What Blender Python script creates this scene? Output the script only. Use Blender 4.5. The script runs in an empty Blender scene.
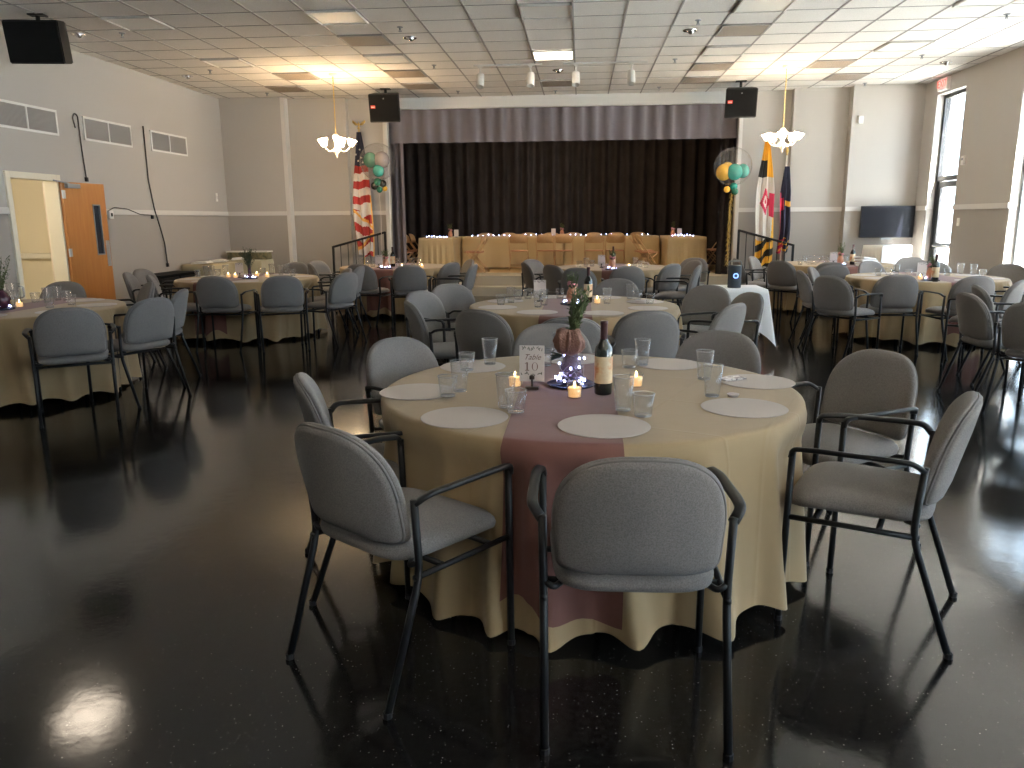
import bpy, bmesh, math, random
from mathutils import Vector, Matrix, noise as mnoise
PI = math.pi
C = bpy.context.scene.collection
random.seed(7)

# ------------------------------------------------------------------ camera
FL, CAMH = 783.0, 1.49
def _axes():
    vx, vy, sl = 581.0, 219.0, -0.007
    a = Vector(((vx-512)/FL, (vy-384)/FL, 1)); Y = a.normalized()
    b = Vector(((vx+1000-512)/FL, (vy+1000*sl-384)/FL, 1))
    n = Y.cross(b).normalized()
    if n.y < 0: n = -n
    Z = -n
    return Y.cross(Z), Y, Z
AX, AY, AZ = _axes()
def ray(px, py):
    c = Vector(((px-512)/FL, (py-384)/FL, 1))
    return Vector((AX.dot(c), AY.dot(c), AZ.dot(c)))
def onz(px, py, z):
    d = ray(px, py); t = (z-CAMH)/d.z
    return Vector((0, 0, CAMH)) + d*t
def ony(px, py, y):
    d = ray(px, py)
    return Vector((0, 0, CAMH)) + d*(y/d.y)
def onx(px, py, x):
    d = ray(px, py)
    return Vector((0, 0, CAMH)) + d*(x/d.x)
def screen_x(p):
    q = Vector(p)-Vector((0, 0, CAMH))
    c = AX*q.x + AY*q.y + AZ*q.z
    return 512+FL*c.x/c.z
cam = bpy.data.cameras.new('camera')
camo = bpy.data.objects.new('camera', cam); C.objects.link(camo)
M = Matrix(((AX.x, -AX.y, -AX.z), (AY.x, -AY.y, -AY.z), (AZ.x, -AZ.y, -AZ.z)))
camo.matrix_world = Matrix.Translation((0, 0, CAMH)) @ M.to_4x4()
cam.sensor_fit = 'HORIZONTAL'; cam.sensor_width = 36; cam.lens = FL/1024*36
cam.clip_start = .05; cam.clip_end = 300
bpy.context.scene.camera = camo

# ------------------------------------------------------------------ materials
MATS = {}
def mat(name, col, rough=.6, metal=0, spec=.5, emit=None, es=0, noise=None, bump=None, sheen=0, trans=0, coat=0):
    m = bpy.data.materials.new(name); m.use_nodes = True
    nt = m.node_tree; b = nt.nodes['Principled BSDF']
    b.inputs['Base Color'].default_value = (*col, 1)
    b.inputs['Roughness'].default_value = rough
    b.inputs['Metallic'].default_value = metal
    b.inputs['Specular IOR Level'].default_value = spec
    if sheen: b.inputs['Sheen Weight'].default_value = sheen
    if coat: b.inputs['Coat Weight'].default_value = coat
    if emit:
        b.inputs['Emission Color'].default_value = (*emit, 1)
        b.inputs['Emission Strength'].default_value = es
    if noise or bump:
        tc = nt.nodes.new('ShaderNodeTexCoord')
    if noise:  # (scale, col2, lo, hi)
        sc, c2, lo, hi = noise
        n = nt.nodes.new('ShaderNodeTexNoise'); n.inputs['Scale'].default_value = sc; n.inputs['Detail'].default_value = 6
        nt.links.new(tc.outputs['Object'], n.inputs['Vector'])
        r = nt.nodes.new('ShaderNodeMapRange'); r.inputs[1].default_value = lo; r.inputs[2].default_value = hi
        nt.links.new(n.outputs['Fac'], r.inputs[0])
        mx = nt.nodes.new('ShaderNodeMix'); mx.data_type = 'RGBA'
        mx.inputs[6].default_value = (*col, 1); mx.inputs[7].default_value = (*c2, 1)
        nt.links.new(r.outputs[0], mx.inputs[0]); nt.links.new(mx.outputs[2], b.inputs['Base Color'])
    if bump:   # (scale, strength)
        n = nt.nodes.new('ShaderNodeTexNoise'); n.inputs['Scale'].default_value = bump[0]; n.inputs['Detail'].default_value = 3
        nt.links.new(tc.outputs['Object'], n.inputs['Vector'])
        bp = nt.nodes.new('ShaderNodeBump'); bp.inputs['Strength'].default_value = bump[1]; bp.inputs['Distance'].default_value = .01
        nt.links.new(n.outputs['Fac'], bp.inputs['Height']); nt.links.new(bp.outputs[0], b.inputs['Normal'])
    MATS[name] = m
    return m

def clear_mat(name, tint=(1, 1, 1), ior=1.45, rough=.03, veil=0.0, veilcol=(.8, .8, .8)):
    """thin clear material: looks through, with mirror-like sheen at grazing angles"""
    m = bpy.data.materials.new(name); m.use_nodes = True
    nt = m.node_tree; nt.nodes.remove(nt.nodes['Principled BSDF'])
    out = nt.nodes['Material Output']
    t = nt.nodes.new('ShaderNodeBsdfTransparent'); t.inputs[0].default_value = (*tint, 1)
    g = nt.nodes.new('ShaderNodeBsdfGlossy'); g.inputs['Roughness'].default_value = rough
    lw = nt.nodes.new('ShaderNodeLayerWeight'); lw.inputs[0].default_value = .5
    pw = nt.nodes.new('ShaderNodeMath'); pw.operation = 'POWER'; pw.inputs[1].default_value = 4
    nt.links.new(lw.outputs['Facing'], pw.inputs[0])
    f = nt.nodes.new('ShaderNodeMapRange'); f.inputs[3].default_value = ((ior-1)/(ior+1))**2; f.inputs[4].default_value = .75
    nt.links.new(pw.outputs[0], f.inputs[0])
    mx = nt.nodes.new('ShaderNodeMixShader')
    nt.links.new(f.outputs[0], mx.inputs[0]); nt.links.new(t.outputs[0], mx.inputs[1]); nt.links.new(g.outputs[0], mx.inputs[2])
    last = mx
    if veil:
        d = nt.nodes.new('ShaderNodeBsdfDiffuse'); d.inputs[0].default_value = (*veilcol, 1)
        m2 = nt.nodes.new('ShaderNodeMixShader'); m2.inputs[0].default_value = veil
        nt.links.new(mx.outputs[0], m2.inputs[1]); nt.links.new(d.outputs[0], m2.inputs[2]); last = m2
    nt.links.new(last.outputs[0], out.inputs[0])
    MATS[name] = m
    return m

def floor_mat():
    m = mat('black_floor', (.014, .013, .012), .16, spec=.5)
    nt = m.node_tree; b = nt.nodes['Principled BSDF']; L = nt.links
    tc = nt.nodes.new('ShaderNodeTexCoord')
    v = nt.nodes.new('ShaderNodeTexVoronoi'); v.inputs['Scale'].default_value = 75
    L.new(tc.outputs['Object'], v.inputs['Vector'])
    lt = nt.nodes.new('ShaderNodeMath'); lt.operation = 'LESS_THAN'; lt.inputs[1].default_value = .15
    L.new(v.outputs['Distance'], lt.inputs[0])
    sep = nt.nodes.new('ShaderNodeSeparateColor'); L.new(v.outputs['Color'], sep.inputs[0])
    pw = nt.nodes.new('ShaderNodeMath'); pw.operation = 'POWER'; pw.inputs[1].default_value = 6
    L.new(sep.outputs[0], pw.inputs[0])
    mu = nt.nodes.new('ShaderNodeMath'); mu.operation = 'MULTIPLY'
    L.new(lt.outputs[0], mu.inputs[0]); L.new(pw.outputs[0], mu.inputs[1])
    mx = nt.nodes.new('ShaderNodeMix'); mx.data_type = 'RGBA'
    nm = nt.nodes.new('ShaderNodeTexNoise'); nm.inputs['Scale'].default_value = 45; nm.inputs['Detail'].default_value = 5
    L.new(tc.outputs['Object'], nm.inputs['Vector'])
    rm = nt.nodes.new('ShaderNodeMapRange'); rm.inputs[1].default_value = .35; rm.inputs[2].default_value = .7; L.new(nm.outputs['Fac'], rm.inputs[0])
    mb = nt.nodes.new('ShaderNodeMix'); mb.data_type = 'RGBA'; mb.inputs[6].default_value = (.0055, .005, .0048, 1); mb.inputs[7].default_value = (.019, .0165, .0145, 1)
    L.new(rm.outputs[0], mb.inputs[0]); L.new(mb.outputs[2], mx.inputs[6])
    mx.inputs[7].default_value = (.30, .28, .26, 1)
    L.new(mu.outputs[0], mx.inputs[0]); L.new(mx.outputs[2], b.inputs['Base Color'])
    n = nt.nodes.new('ShaderNodeTexNoise'); n.inputs['Scale'].default_value = 1.3; n.inputs['Detail'].default_value = 2; n.inputs['Roughness'].default_value = .4
    L.new(tc.outputs['Object'], n.inputs['Vector'])
    r = nt.nodes.new('ShaderNodeMapRange'); r.inputs[1].default_value = .3; r.inputs[2].default_value = .7; r.inputs[3].default_value = .09; r.inputs[4].default_value = .15
    L.new(n.outputs['Fac'], r.inputs[0]); L.new(r.outputs[0], b.inputs['Roughness'])
    n2 = nt.nodes.new('ShaderNodeTexNoise'); n2.inputs['Scale'].default_value = 14; n2.inputs['Detail'].default_value = 4
    L.new(tc.outputs['Object'], n2.inputs['Vector'])
    bp = nt.nodes.new('ShaderNodeBump'); bp.inputs['Strength'].default_value = .045; bp.inputs['Distance'].default_value = .01
    L.new(n2.outputs['Fac'], bp.inputs['Height']); L.new(bp.outputs[0], b.inputs['Normal'])
    return m

def wood_mat(name, c1, c2, rough=.4):
    m = mat(name, c1, rough); nt = m.node_tree; b = nt.nodes['Principled BSDF']; L = nt.links
    tc = nt.nodes.new('ShaderNodeTexCoord'); mp = nt.nodes.new('ShaderNodeMapping'); mp.inputs['Scale'].default_value = (14, 14, 1.2)
    L.new(tc.outputs['Object'], mp.inputs[0])
    n = nt.nodes.new('ShaderNodeTexNoise'); n.inputs['Scale'].default_value = 2; n.inputs['Detail'].default_value = 6
    L.new(mp.outputs[0], n.inputs['Vector'])
    mx = nt.nodes.new('ShaderNodeMix'); mx.data_type = 'RGBA'; mx.inputs[6].default_value = (*c1, 1); mx.inputs[7].default_value = (*c2, 1)
    L.new(n.outputs['Fac'], mx.inputs[0]); L.new(mx.outputs[2], b.inputs['Base Color'])
    return m

def cloth_mat(name, col, crease=False):
    m = mat(name, col, .75, spec=.25, sheen=.15); nt = m.node_tree; b = nt.nodes['Principled BSDF']; L = nt.links
    tc = nt.nodes.new('ShaderNodeTexCoord')
    n = nt.nodes.new('ShaderNodeTexNoise'); n.inputs['Scale'].default_value = 5; n.inputs['Detail'].default_value = 3
    L.new(tc.outputs['Object'], n.inputs['Vector'])
    h = n.outputs['Fac']
    if crease:   # ironed-in fold lines
        mp = nt.nodes.new('ShaderNodeMapping'); mp.inputs['Rotation'].default_value = (0, 0, .42)
        L.new(tc.outputs['Object'], mp.inputs[0])
        sp = nt.nodes.new('ShaderNodeSeparateXYZ'); L.new(mp.outputs[0], sp.inputs[0])
        for k in (0, 1):
            md = nt.nodes.new('ShaderNodeMath'); md.operation = 'PINGPONG'; md.inputs[1].default_value = .23
            ad = nt.nodes.new('ShaderNodeMath'); ad.operation = 'ADD'; ad.inputs[1].default_value = .07
            L.new(sp.outputs[k], ad.inputs[0]); L.new(ad.outputs[0], md.inputs[0])
            mr = nt.nodes.new('ShaderNodeMapRange'); mr.inputs[1].default_value = 0; mr.inputs[2].default_value = .008; mr.inputs[3].default_value = .35; mr.inputs[4].default_value = 0
            L.new(md.outputs[0], mr.inputs[0])
            ad2 = nt.nodes.new('ShaderNodeMath'); ad2.operation = 'ADD'; L.new(h, ad2.inputs[0]); L.new(mr.outputs[0], ad2.inputs[1]); h = ad2.outputs[0]
    bp = nt.nodes.new('ShaderNodeBump'); bp.inputs['Strength'].default_value = .35; bp.inputs['Distance'].default_value = .01
    L.new(h, bp.inputs['Height']); L.new(bp.outputs[0], b.inputs['Normal'])
    return m

floor_mat()
mat('upper_paint', (.445, .42, .39), .8, bump=(60, .06))
mat('lower_paint', (.35, .32, .29), .8, bump=(60, .06))
mat('rail_white', (.62, .60, .57), .55)
mat('white_paint', (.76, .75, .72), .6)
mat('hall_cream', (.80, .74, .60), .7)
mat('hall_shaded', (.72, .63, .54), .7)  # return wall tone, its shading put into a pinker, darker cream
mat('ceiling_tile', (.82, .79, .75), .95, spec=.1, noise=(90, (.70, .67, .63), .35, .7), bump=(150, .25))
mat('ceiling_grid', (.30, .28, .26), .6)
mat('vent_tan', (.30, .25, .20), .8, noise=(180, (.15, .12, .10), .4, .6))
mat('fixture_white', (.62, .60, .56), .45)
mat('diffuser_off', (.80, .78, .74), .5)
mat('diffuser_on', (.9, .9, .88), .5, emit=(1, .84, .66), es=7)
mat('chrome', (.8, .8, .8), .15, metal=1)
mat('brass', (.65, .45, .16), .3, metal=1)
mat('black_metal', (.008, .008, .0085), .45, spec=.35)
mat('black_plastic', (.008, .008, .009), .5, spec=.3)
mat('speaker_grille', (.006, .006, .0065), .9, spec=.1, bump=(400, .4))
mat('red_badge', (.65, .04, .03), .5)
mat('badge_white', (.8, .7, .68), .5)
mat('chair_fabric', (.225, .203, .186), .9, spec=.15, sheen=.1, noise=(240, (.15, .137, .128), .35, .65), bump=(420, .35))
mat('chair_piping', (.17, .155, .145), .85, bump=(300, .2))
cloth_mat('sage_cloth', (.30, .213, .115), True)
cloth_mat('runner_mauve', (.15, .062, .048))
cloth_mat('white_cloth', (.78, .77, .76))
cloth_mat('stage_cloth', (.52, .40, .23))  # sage cloth made lighter and yellower, warm stage light put into the colour
cloth_mat('olive_cloth', (.36, .30, .18))
cloth_mat('pale_green_cloth', (.42, .38, .26))
mat('table_laminate', (.45, .42, .38), .5)
mat('placemat_board', (.45, .39, .35), .7)
mat('card_paper', (.62, .55, .51), .7)
mat('ink_brown', (.16, .08, .06), .7)
mat('leaf_ink', (.10, .10, .075), .8)
clear_mat('clear_cup', (.985, .985, .98), 1.62, .06, .022, (.85, .87, .95))
clear_mat('clear_rim', (.97, .97, .97), 2.0, .05, .25, (.9, .9, .92))
clear_mat('window_glass', (.97, .99, 1), 1.45, .0)
clear_mat('bubble', (.97, .97, .97), 1.25, .04, .06, (.85, .85, .85))
clear_mat('purple_glass', (.88, .80, .86), 1.45, .08, .4, (.20, .145, .17))
mat('wax', (.85, .62, .36), .5, emit=(1, .55, .2), es=.35)
mat('flame', (1, .8, .4), .5, emit=(1, .72, .32), es=14)
mat('bulb_blue', (.6, .65, 1), .4, emit=(.46, .54, 1), es=14)
mat('wire', (.45, .42, .45), .35, metal=1)
mat('tray_dark', (.012, .014, .045), .2)
mat('bottle_glass', (.008, .010, .008), .08, coat=.5)
mat('bottle_foil', (.045, .014, .016), .35)
mat('bottle_label', (.62, .48, .30), .6, noise=(18, (.55, .22, .09), .48, .62))
mat('wood_dark', (.05, .03, .02), .5)
mat('burlap', (.22, .12, .09), .95, noise=(60, (.20, .10, .075), .35, .65), bump=(120, .6))
mat('leaf_green', (.075, .10, .032), .7)
mat('leaf_dark', (.03, .045, .02), .7)
mat('rose', (.55, .22, .25), .7)
mat('vase_plum', (.07, .02, .035), .25)
mat('vase_copper', (.50, .22, .12), .4)
mat('bulb_violet', (.7, .6, 1), .4, emit=(.62, .6, 1), es=9)
wood_mat('door_wood', (.50, .215, .062), (.38, .14, .035), .35)
mat('plate_steel', (.55, .57, .60), .35, metal=.7)
mat('dark_glass', (.03, .035, .045), .1)
mat('grille_slat', (.40, .38, .36), .6)
mat('grille_dark', (.13, .12, .115), .8)
mat('cable', (.03, .028, .026), .6)
mat('curtain_black', (.030, .026, .027), .9, spec=.1, noise=(3, (.045, .038, .038), .3, .7))
mat('valance_mauve', (.175, .155, .17), .85, sheen=.3)
mat('leg_mauve', (.15, .125, .13), .85)
mat('stage_wood', (.52, .38, .20), .4, noise=(8, (.42, .29, .14), .3, .7))
mat('step_carpet', (.36, .33, .27), .95, bump=(200, .4))
mat('stage_black', (.02, .02, .02), .9)
mat('fold_metal', (.50, .32, .16), .45, noise=(30, (.44, .27, .13), .3, .7))
mat('fold_seat', (.42, .20, .11), .6)
mat('frame_dark', (.022, .022, .024), .4)
mat('frame_grey', (.24, .26, .28), .4)
mat('tv_black', (.006, .007, .012), .3, spec=.25)
mat('tv_bezel', (.010, .010, .012), .35)
mat('exit_white', (.85, .82, .80), .5)
mat('exit_red', (.8, .05, .04), .5, emit=(1, .08, .06), es=1.6)
mat('flag_red', (.36, .03, .025), .8)
mat('flag_white', (.62, .58, .54), .8)
mat('flag_blue', (.018, .022, .05), .8)
mat('flag_gold', (.80, .42, .04), .7)
mat('flag_black', (.02, .018, .016), .8)
mat('flag_crimson', (.50, .02, .07), .8)
mat('fringe', (.70, .36, .07), .7)
mat('balloon_teal', (.02, .25, .20), .2)
mat('balloon_green', (.025, .13, .085), .2)
mat('balloon_gold', (.75, .44, .06), .25)
mat('balloon_grey', (.28, .24, .24), .22)
mat('balloon_black', (.02, .02, .015), .2)
mat('ribbon', (.55, .48, .40), .6)
mat('tassel_gold', (.55, .40, .12), .4, metal=.4)
mat('lamp_shade', (1, .9, .75), .4, emit=(1, .72, .42), es=60)
mat('stage_fill_glow', (1, .8, .5), .5, emit=(1, .70, .38), es=12)
mat('lamp_shade_pale', (1, .92, .8), .4, emit=(1, .80, .54), es=34)
mat('ivory_metal', (.80, .74, .64), .4)
mat('speaker_fabric', (.045, .05, .058), .85, bump=(300, .4))
mat('ring_blue', (.2, .3, 1), .4, emit=(.12, .22, 1), es=2.5)
mat('switch_white', (.82, .80, .76), .4)
mat('pavement', (.62, .61, .58), .9, noise=(3, (.55, .54, .51), .3, .7))
mat('napkin', (.85, .84, .86), .8)
mat('papers', (.74, .72, .66), .7)
mat('box_olive', (.20, .17, .09), .85, noise=(14, (.09, .085, .045), .4, .6))
mat('sachet', (.70, .64, .62), .5, noise=(60, (.16, .13, .13), .52, .58))
mat('crate_black', (.008, .008, .008), .7, spec=.15)

# ------------------------------------------------------------------ mesh helpers
def obj(name, bm, m, parent=None, smooth=False, loc=None, auto=None):
    me = bpy.data.meshes.new(name)
    bmesh.ops.recalc_face_normals(bm, faces=bm.faces)
    bm.to_mesh(me); bm.free()
    for k in (m if isinstance(m, (list, tuple)) else [m]): me.materials.append(MATS[k])
    if smooth:
        for p in me.polygons: p.use_smooth = True
    o = bpy.data.objects.new(name, me); C.objects.link(o)
    if parent: o.parent = parent
    if loc is not None: o.location = loc
    return o
def tag(o, label=None, cat=None, group=None, kind=None):
    if label: o['label'] = label
    if cat: o['category'] = cat
    if group: o['group'] = group
    if kind: o['kind'] = kind
    return o
def thing(name, label, cat, loc=(0, 0, 0), rz=0, group=None):
    o = bpy.data.objects.new(name, None); C.objects.link(o)
    o.empty_display_size = .1
    o.location = loc; o.rotation_euler = (0, 0, rz)
    return tag(o, label, cat, group)
def kids(o): return [x for x in o.children]
def dup(root, loc=None, rz=None, label=None, group=None):
    r = root.copy(); C.objects.link(r)
    if loc is not None: r.location = loc
    if rz is not None: r.rotation_euler = (0, 0, rz)
    if label: r['label'] = label
    if group: r['group'] = group
    for ch in kids(root):
        c = ch.copy(); C.objects.link(c); c.parent = r
        for g in kids(ch):
            d = g.copy(); C.objects.link(d); d.parent = c
    return r
def B(): return bmesh.new()
def box(bm, x0, x1, y0, y1, z0, z1, bev=0, mi=0):
    vs = [bm.verts.new((x, y, z)) for z in (z0, z1) for y in (y0, y1) for x in (x0, x1)]
    fs = [bm.faces.new([vs[i] for i in f]) for f in ((0, 2, 3, 1), (4, 5, 7, 6), (0, 1, 5, 4), (2, 6, 7, 3), (0, 4, 6, 2), (1, 3, 7, 5))]
    for f in fs: f.material_index = mi
    if bev:
        es = list({e for f in fs for e in f.edges})
        r = bmesh.ops.bevel(bm, geom=es, offset=bev, segments=2, affect='EDGES', profile=.6)
        for f in r['faces']: f.material_index = mi
    return fs
def rounded(pts, rad=.03, n=4):
    pts = [Vector(p) for p in pts]; out = [pts[0]]
    for a, b, c in zip(pts, pts[1:], pts[2:]):
        d1, d2 = (a-b), (c-b); r = min(rad, d1.length*.45, d2.length*.45)
        p, q = b+d1.normalized()*r, b+d2.normalized()*r
        for i in range(n+1):
            t = i/n; out.append(p*(1-t)**2+b*2*t*(1-t)+q*t*t)
    out.append(pts[-1]); return out
def tube(bm, pts, r, seg=8, prof=None, mi=0, up=Vector((0, 0, 1))):
    pts = [Vector(p) for p in pts]
    rings = []; prev = None
    for i, p in enumerate(pts):
        t = (pts[min(i+1, len(pts)-1)]-pts[max(i-1, 0)]).normalized()
        if prev is None:
            a = up if abs(t.dot(up)) < .95 else Vector((1, 0, 0))
            n = (a-t*a.dot(t)).normalized()
        else:
            n = (prev-t*prev.dot(t)).normalized()
        prev = n; bn = t.cross(n)
        rr = r[i] if isinstance(r, (list, tuple)) else r
        if prof: ring = [bm.verts.new(p+bn*u+n*v) for u, v in prof]
        else: ring = [bm.verts.new(p+(n*math.cos(2*PI*k/seg)+bn*math.sin(2*PI*k/seg))*rr) for k in range(seg)]
        rings.append(ring)
    S = len(rings[0])
    for a, b in zip(rings, rings[1:]):
        for k in range(S):
            f = bm.faces.new((a[k], a[(k+1) % S], b[(k+1) % S], b[k])); f.material_index = mi
    f = bm.faces.new(rings[0][::-1]); f.material_index = mi
    f = bm.faces.new(rings[-1]); f.material_index = mi
def lathe(bm, prof, seg=24, c=(0, 0, 0), mi=0, M4=None):
    rings = []
    for r, z in prof:
        if r < 1e-6: vs = [bm.verts.new((c[0], c[1], c[2]+z))]
        else: vs = [bm.verts.new((c[0]+r*math.cos(2*PI*k/seg), c[1]+r*math.sin(2*PI*k/seg), c[2]+z)) for k in range(seg)]
        rings.append(vs)
    if M4 is not None:
        for ring in rings:
            for v in ring: v.co = M4 @ v.co
    for a, b in zip(rings, rings[1:]):
        if len(a) == 1 and len(b) == 1: continue
        for k in range(seg):
            k2 = (k+1) % seg
            if len(a) == 1: f = bm.faces.new((a[0], b[k], b[k2]))
            elif len(b) == 1: f = bm.faces.new((a[k], a[k2], b[0]))
            else: f = bm.faces.new((a[k], a[k2], b[k2], b[k]))
            f.material_index = mi
def ball(bm, c, r, u=16, v=10, sc=(1, 1, 1), mi=0):
    prof = [(r*math.sin(PI*i/v), -r*math.cos(PI*i/v)) for i in range(v+1)]
    prof[0] = (0, -r); prof[-1] = (0, r)
    M4 = Matrix.Translation(c) @ Matrix.Diagonal((*sc, 1))
    lathe(bm, prof, u, (0, 0, 0), mi, M4)
def leaf(bm, p, d, w, up=Vector((0, 0, 1)), mi=0):
    p, d = Vector(p), Vector(d); s = d.cross(up)
    if s.length < 1e-5: s = Vector((1, 0, 0))
    s = s.normalized()*w; n = s.cross(d).normalized()*w*.35
    vs = [bm.verts.new(q) for q in (p, p+d*.35+s+n, p+d*.75+s*.7+n, p+d, p+d*.75-s*.7+n, p+d*.35-s+n)]
    m1, m2 = bm.verts.new(p+d*.35), bm.verts.new(p+d*.75)
    for f in ((vs[0], vs[1], m1), (vs[1], vs[2], m2, m1), (vs[2], vs[3], m2), (vs[3], vs[4], m2), (vs[4], vs[5], m1, m2), (vs[5], vs[0], m1)):
        fc = bm.faces.new(f); fc.material_index = mi
def struct(name, bm, m, parent=None, smooth=False):
    o = obj(name, bm, m, parent, smooth)
    if not parent: o['kind'] = 'structure'
    return o
def sempty(name):
    o = bpy.data.objects.new(name, None); C.objects.link(o); o['kind'] = 'structure'; return o

# ------------------------------------------------------------------ room shell
XL, XR, YF, YN, ZC = -7.05, 6.18, 15.7, -5.0, 3.83
bm = B(); box(bm, XL-.15, XR+.3, YN, 15.9, -.1, 0); struct('floor', bm, 'black_floor')
# ceiling tiles with a metal grid
bm = B(); box(bm, XL-.15, XR+.3, YN, 15.98, ZC, ZC+.12)
gx = -.12-.61*12
while gx < XR:
    if gx > XL: box(bm, gx-.011, gx+.011, YN, 15.9, ZC-.006, ZC+.002, mi=1)
    gx += .61
gy = 9.95-.61*25
while gy < 15.9:
    if gy > YN: box(bm, XL, XR, gy-.007, gy+.007, ZC-.004, ZC+.002, mi=1)
    gy += .61
struct('ceiling', bm, ['ceiling_tile', 'ceiling_grid'])

def two_tone(bm, x0, x1, y0, y1, z0=0, z1=ZC):   # wall block painted darker below the rail
    if z0 < 1.6: box(bm, x0, x1, y0, y1, z0, min(1.62, z1), mi=1)
    if z1 > 1.62: box(bm, x0, x1, y0, y1, max(z0, 1.62), z1, mi=0)
WP = ['upper_paint', 'lower_paint']
# left wall with a doorway y 9.41..10.29
bm = B()
two_tone(bm, XL-.15, XL, YN, 9.37); two_tone(bm, XL-.15, XL, 10.33, 15.5); two_tone(bm, XL-.15, XL, 9.37, 10.33, 2.08)
struct('wall_left', bm, WP)
# right wall with tall openings
OPEN = [(13.95, 15.0), (10.55, 12.2), (7.15, 8.8), (3.75, 5.4), (.35, 2.0), (-4.3, -.9)]  # after the exit door and first window, unseen openings added for daylight
bm = B(); ys = YN
for a, b in sorted(OPEN):
    two_tone(bm, XR, XR+.3, ys, a); ys = b
    two_tone(bm, XR, XR+.3, a, b, 3.56, ZC)
    if a != 13.95: two_tone(bm, XR, XR+.3, a, b, 0, .28)
two_tone(bm, XR, XR+.3, ys, 15.98)
struct('wall_right', bm, WP)
# rear wall in stepped panels either side of the stage opening
bm = B()
two_tone(bm, XL-.15, -5.83, 15.5, 15.9); two_tone(bm, -5.83, -4.6, 15.7, 15.9); two_tone(bm, -4.6, -3.82, 15.88, 15.98)
two_tone(bm, 2.96, 3.92, 15.88, 15.98); two_tone(bm, 3.92, 4.92, 15.7, 15.9); two_tone(bm, 4.92, XR+.3, 15.5, 15.9)
box(bm, -3.82, 2.96, 15.88, 15.98, 3.62, ZC, mi=2); box(bm, -5.0, 4.1, 15.9, 15.98, ZC, 4.4, mi=2)
struct('wall_rear', bm, WP+['white_paint'])
bm = B(); two_tone(bm, XL-.15, XR+.3, YN-.15, YN); struct('wall_near', bm, WP)
# white trim
RZ0, RZ1 = 1.60, 1.68
bm = B()
for a, b in ((YN, 9.33), (10.37, 15.5)): box(bm, XL, XL+.022, a, b, RZ0, RZ1, .004)
struct('trim_1', bm, 'rail_white')
bm = B()
box(bm, XL, -5.83, 15.478, 15.5, RZ0, RZ1); box(bm, -5.83, -4.6, 15.678, 15.7, RZ0, RZ1); box(bm, -4.6, -3.82, 15.858, 15.88, RZ0, RZ1)
box(bm, 2.96, 3.92, 15.858, 15.88, RZ0, RZ1); box(bm, 3.92, 4.92, 15.678, 15.7, RZ0, RZ1); box(bm, 4.92, XR, 15.478, 15.5, RZ0, RZ1)
struct('trim_2', bm, 'rail_white')
bm = B(); ys = YN
for a, b in sorted(OPEN): box(bm, XR-.022, XR, ys, a, RZ0, RZ1); ys = b
box(bm, XR-.022, XR, ys, 15.478, RZ0, RZ1)
struct('trim_3', bm, 'rail_white')
for i, (x0, x1, y0, y1) in enumerate(((-5.83, -5.75, 15.49, 15.698), (-3.9, -3.82, 15.80, 15.878), (2.96, 3.03, 15.80, 15.878))):
    bm = B(); box(bm, x0, x1, y0, y1, 0, ZC if i == 0 else 3.8, .006); struct('trim_%d' % (4+i), bm, 'rail_white')
def baseb(nm, segs):
    bm = B()
    for s in segs: box(bm, *s, 0, .1, .004)
    struct(nm, bm, 'frame_dark')
baseb('baseboard_left', [(XL, XL+.012, YN, 9.33), (XL, XL+.012, 10.37, 15.49)])
baseb('baseboard_right', [(XR-.012, XR, a, b) for a, b in ((YN, -4.3), (-.9, .35), (2.0, 3.75), (5.4, 7.15), (8.8, 10.55), (12.2, 13.95), (15.0, 15.49))])
baseb('baseboard_rear', [(XL+.02, -5.84, 15.488, 15.5), (-5.74, -4.61, 15.688, 15.7), (3.93, 4.91, 15.688, 15.7), (4.93, XR-.02, 15.488, 15.5)])

# hallway behind the open door
bm = B()
box(bm, -9.6, XL-.15, 6.5, 12.6, -.1, 0, mi=2); box(bm, -9.6, XL-.15, 6.5, 12.6, 2.6, 2.7, mi=0)
box(bm, -9.7, -9.6, 6.5, 12.6, 0, 2.6, mi=0); box(bm, -9.6, XL-.15, 12.6, 12.7, 0, 2.6, mi=0); box(bm, -9.6, XL-.15, 6.4, 6.5, 0, 2.6, mi=0)
box(bm, -7.42, XL-.15, 10.55, 12.6, 0, 2.6, mi=1)
struct('wall_hallway', bm, ['hall_cream', 'hall_shaded', 'step_carpet'])
hr = thing('handrail', 'pale wooden handrail on the cream hallway wall seen through the open doorway', 'handrail', (-8.5, 12.6, .90))
bm = B(); box(bm, -1.0, 1.0, -.11, -.03, 0, .09, .02); obj('rail', bm, 'papers', hr)
for x in (-.9, .0, .9):
    bm = B(); box(bm, x-.03, x+.03, -.03, 0, .02, .08, .006); obj('bracket', bm, 'plate_steel', hr)

# door 1: wooden leaf swung right back against the wall
d1 = sempty('door_1')
bm = B()
for a, b, z0, z1 in ((9.33, 9.41, 0, 2.12), (10.29, 10.37, 0, 2.12), (9.41, 10.29, 2.04, 2.12)):
    box(bm, XL-.17, XL+.03, a, b, z0, z1, .006)
struct('door_frame', bm, 'hall_cream', d1)
bm = B()
VX0, VX1, VZ0, VZ1 = .58, .72, 1.03, 1.72      # vision window in the leaf (local x along the leaf)
for x0, x1, z0, z1 in ((0, VX0, 0, 2.02), (VX1, .86, 0, 2.02), (VX0, VX1, 0, VZ0), (VX0, VX1, VZ1, 2.02)):
    box(bm, x0, x1, -.022, .022, z0, z1)
bmesh.ops.remove_doubles(bm, verts=bm.verts, dist=.0005)
leafo = obj('door_leaf', bm, 'door_wood', d1, loc=(XL+.055, 10.31, .01))
leafo.rotation_euler = (0, 0, PI/2-math.radians(4.0))
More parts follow.
